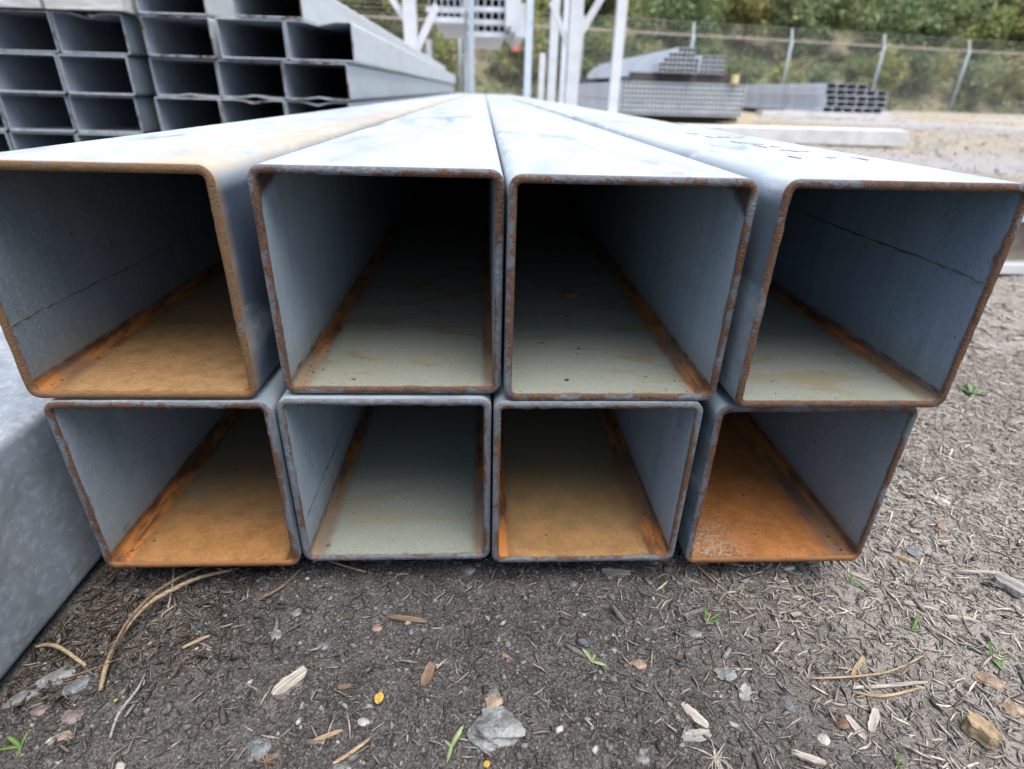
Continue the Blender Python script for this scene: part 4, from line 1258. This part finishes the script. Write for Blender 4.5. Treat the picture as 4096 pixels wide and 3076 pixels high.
# mesh fabric
dx = 0.10
xs_ = np.arange(pos[0], pos[-1], dx)
Vn = []; Tn = []
rr = 0.0016
k = 0
for sgn in (-1, 1):
    for x0 in xs_:
        d = np.array([sgn * fz, 0, fz]) / (fz * 2 ** .5)
        nrm = np.array([-d[2], 0, d[0]])
        for e in ((x0, 0.03), (x0 + sgn * fz, fz - 0.03)):
            for a in (0, 2.094, 4.189):
                Vn.append((e[0] + nrm[0] * rr * math.cos(a), -0.055 + rr * math.sin(a) + 0.004 * sgn, e[1] + nrm[2] * rr * math.cos(a)))
        for j in range(3):
            a, b = k + j, k + (j + 1) % 3
            Tn += [(a, b, b + 3), (a, b + 3, a + 3)]
        k += 6
o = link("mesh_fabric", np_mesh("mesh_fabric", np.array(Vn), np.array(Tn), fwire), root)
o["kind"] = "stuff"
# red tag hanging on the fence
p = on_y(1116, 95, 18.0)
V = []; Fc = []
box(V, Fc, (0, 0, 0), (0.20, 0.02, 0.28), jitter=0.015)
red = plain("red_plastic", (0.62, 0.13, 0.16), 0.5, 0.1, 10)
tag(obj("red_tag", V, Fc, red, None, loc=(p[0], fence_y(p[0]) - 0.10, p[2])), "small red tag on the fence below the high tubes", "tag")

# ------------------------------------------------------------------ wooded slope
def hill_h(x, y):
    d = y - (FA[1] + (FB[1] - FA[1]) * (x - FA[0]) / (FB[0] - FA[0])) - 1.2
    return np.where(d > 0, 0.55 * d - 0.25 * np.exp(-d) + (vnoise(x * .25, y * .25, 31) - .5) * 1.5 * sstep(d, 0, 4), -0.3)
hx = np.linspace(-40, 60, 90); hy = np.linspace(12, 60, 90)
X, Y = np.meshgrid(hx, hy); Z = hill_h(X, Y)
V = np.stack([X.ravel(), Y.ravel(), Z.ravel()], 1)
ii = (np.arange(89)[:, None] * 90 + np.arange(89)[None, :]).ravel()
M = Mat("slope_soil", 0.95, 0.1)
hn = M.noise(0.9, 5); hn2 = M.noise(6, 4)
hillm = M.out(M.mix(M.step(hn, 0.4, 0.6), M.mix(M.step(hn2, .35, .65), (0.07, 0.085, 0.042), (0.15, 0.15, 0.08)), (0.17, 0.145, 0.105)))
tag(link("hillside", np_mesh("hillside", V, np.stack([ii, ii + 1, ii + 91, ii + 90], 1), hillm, smooth=True)), "steep overgrown slope behind the fence", None, None, "structure")

M = Mat("foliage", 0.6, 0.25)
M.b.inputs["Transmission Weight"].default_value = 0.0
fol = M.attr()
foliage = M.out(fol)
tr = M.n("BsdfTranslucent"); M.put(tr.inputs[0], fol)
mx = M.n("MixShader"); mx.inputs[0].default_value = 0.3
M.t.links.new(M.b.outputs[0], mx.inputs[1]); M.t.links.new(tr.outputs[0], mx.inputs[2])
M.t.links.new(mx.outputs[0], M.t.nodes["Material Output"].inputs[0])
bark = plain("bark", (0.16, 0.13, 0.11), 0.9, 0.3, 12)

def leaf_cloud(centers, radii, per, size, colA, colB, r, extra=None, exp=0.0):
    P = []; C = []
    for c_, ra in zip(centers, radii):
        n = per
        d = r.normal(size=(n, 3)); d /= np.linalg.norm(d, axis=1)[:, None]
        q = c_ + d * ra * (r.random((n, 1)) ** 0.5) * np.array([1, 1, .75])
        mixv = r.random() 
        col = np.array(colA) * (1 - mixv) + np.array(colB) * mixv
        cc = col[None] * r.uniform(.6, 1.4, (n, 1))
        if extra is not None:
            hit = r.random(n) < extra[1] * (1 if r.random() < .5 else 0.1)
            cc[hit] = np.array(extra[0]) * r.uniform(.7, 1.2, (hit.sum(), 1))
        P.append(q); C.append(cc)
    P = np.concatenate(P); C = np.concatenate(C); n = len(P)
    a = r.normal(size=(n, 3)); a /= np.linalg.norm(a, axis=1)[:, None]
    b = np.cross(a, r.normal(size=(n, 3))); b /= np.linalg.norm(b, axis=1)[:, None]
    s = size * r.uniform(.6, 1.4, (n, 1))
    V = np.stack([P - a * s, P + b * s * .45, P + a * s, P - b * s * .45], 1).reshape(-1, 3)
    F = (np.arange(n) * 4)[:, None] + np.array([0, 1, 2, 3])[None]
    return V, F, np.repeat(C, 4, 0)

GA = [((0.12, 0.17, 0.055), (0.29, 0.32, 0.12)), ((0.075, 0.125, 0.055), (0.21, 0.25, 0.11)), ((0.15, 0.19, 0.055), (0.33, 0.33, 0.12)), ((0.09, 0.145, 0.065), (0.25, 0.29, 0.14)), ((0.18, 0.19, 0.065), (0.33, 0.30, 0.12))]
protos = []
for i in range(5):
    r = np.random.default_rng(70 + i)
    nC = 46
    d = r.normal(size=(nC, 3)); d /= np.linalg.norm(d, axis=1)[:, None]
    cen = d * (r.uniform(.35, 1.0, (nC, 1))) * np.array([1.5, 1.2, 1.35]) + np.array([0, 0, 1.75])
    cen[:, 2] = np.maximum(cen[:, 2], 0.35)
    V, F_, C_ = leaf_cloud(cen, r.uniform(.28, .62, nC), 60, 0.10, GA[i][0], GA[i][1], r, ((0.55, 0.36, 0.04), 0.05) if i in (2, 4) else None)
    cm = np_mesh("crown", V, F_, foliage, C_)
    Vt = []; Ft = []
    tube_round(Vt, Ft, [(0, 0, -0.5), (0.06, 0, 0.6), (0.02, .05, 1.3), (0.1, 0, 2.3)], [0.11, 0.09, 0.06, 0.02], 8)
    for q in range(6):
        aa = q * 1.05 + i
        tube_round(Vt, Ft, [(0.04, 0, 0.7 + .15 * q), (0.5 * math.cos(aa), .5 * math.sin(aa), 1.2 + .18 * q), (1.0 * math.cos(aa + .2), .9 * math.sin(aa + .2), 1.5 + .22 * q)], [0.045, 0.03, 0.01], 6)
    tmk = mesh("trunk", Vt, Ft, bark, True)
    protos.append((cm, tmk))
kinds = ["bright green leafy bush on the wooded slope behind the fence", "dark green bush on the wooded slope behind the fence", "yellow-flecked green bush on the wooded slope behind the fence",
         "blue-green bush on the wooded slope behind the fence", "olive bush with yellow leaves on the wooded slope behind the fence"]
random.seed(99)
def bush(x, dist, sc_, kd, band):
    y = fence_y(x) + 1.2 + dist
    root = empty("leafy_bush", (x, y, float(hill_h(np.array([x]), np.array([y]))[0]) - 0.1), (0, 0, random.uniform(0, 6.28)))
    root.scale = (sc_, sc_, sc_ * random.uniform(.85, 1.15))
    tag(root, kinds[kd].replace("on the wooded slope behind the fence", band), "bush", ("leafy", "dark green", "yellow-flecked", "blue-green", "olive")[kd] + " bushes " + band)
    link("crown", protos[kd][0], root); link("trunk", protos[kd][1], root)
x = -7.0
while x < 28:
    bush(x + random.uniform(-.5, .5), random.uniform(0.4, 1.4), random.uniform(.45, .72), random.choice((0, 1, 2, 3, 4)), "growing right behind the fence")
    x += random.uniform(1.2, 1.9)
for dist, scl, stp, band in ((3.2, 1.0, 2.2, "low on the wooded slope"), (6.5, 1.25, 2.8, "half-way up the wooded slope"), (10.5, 1.5, 3.4, "high on the wooded slope")):
    x = -9.0
    while x < 27:
        bush(x + random.uniform(-.8, .8), dist + random.uniform(-1, 1), scl * random.uniform(.8, 1.25), random.choice((0, 1, 1, 2, 3, 3, 4)), band)
        x += stp * random.uniform(.7, 1.2)
# undergrowth
r = np.random.default_rng(5)
n = 520
ux = r.uniform(-10, 34, n); ud = r.uniform(-0.6, 14, n)
uy = np.array([fence_y(a) for a in ux]) + 1.2 + ud
uc = np.stack([ux, uy, hill_h(ux, uy) + 0.15 + 0.1 * r.random(n)], 1)
uc[:, 2] = np.maximum(uc[:, 2], 0.15)
V, F_, C_ = leaf_cloud(uc, r.uniform(.3, .8, n), 50, 0.10, (0.09, 0.125, 0.055), (0.24, 0.26, 0.13), r, ((0.45, 0.25, 0.05), 0.03))
tag(link("undergrowth", np_mesh("undergrowth", V, F_, foliage, C_)), "tangled green undergrowth at the foot of the slope behind the fence", None, None, "stuff")
# dry grass of the verge
r = np.random.default_rng(6)
n = 9000
bx = r.uniform(2.0, 20, n); by = r.uniform(3.6, 22, n)
kp = ((by < 6.5) & (by > 3.8)) | ((by > 9.5) & (by < 11.2)) | (by > 16)
kp &= (vnoise(bx * .8, by * .8, 77) > .35)
kp &= by < np.array([fence_y(a) for a in bx]) + 1
bx, by = bx[kp], by[kp]; n = len(bx)
hgt = r.uniform(.02, .07, n); th = r.uniform(0, 6.28, n)
base = np.stack([bx, by, ground_h(bx, by)], 1)
sd_ = np.stack([np.cos(th), np.sin(th), np.zeros(n)], 1) * 0.013
tip = base + np.stack([r.normal(0, .06, n), r.normal(0, .06, n), hgt * .6], 1)
V = np.stack([base - sd_, base + sd_, tip], 1).reshape(-1, 3)
cols = np.array([(0.48, 0.41, 0.26), (0.42, 0.36, 0.22), (0.30, 0.31, 0.15), (0.55, 0.48, 0.32)])[r.integers(0, 4, n)]
tag(link("dry_grass", np_mesh("dry_grass", V, np.arange(n * 3).reshape(-1, 3), litter_mat, np.repeat(cols, 3, 0))), "dry yellowish grass growing along the yard's verge", None, None, "stuff")
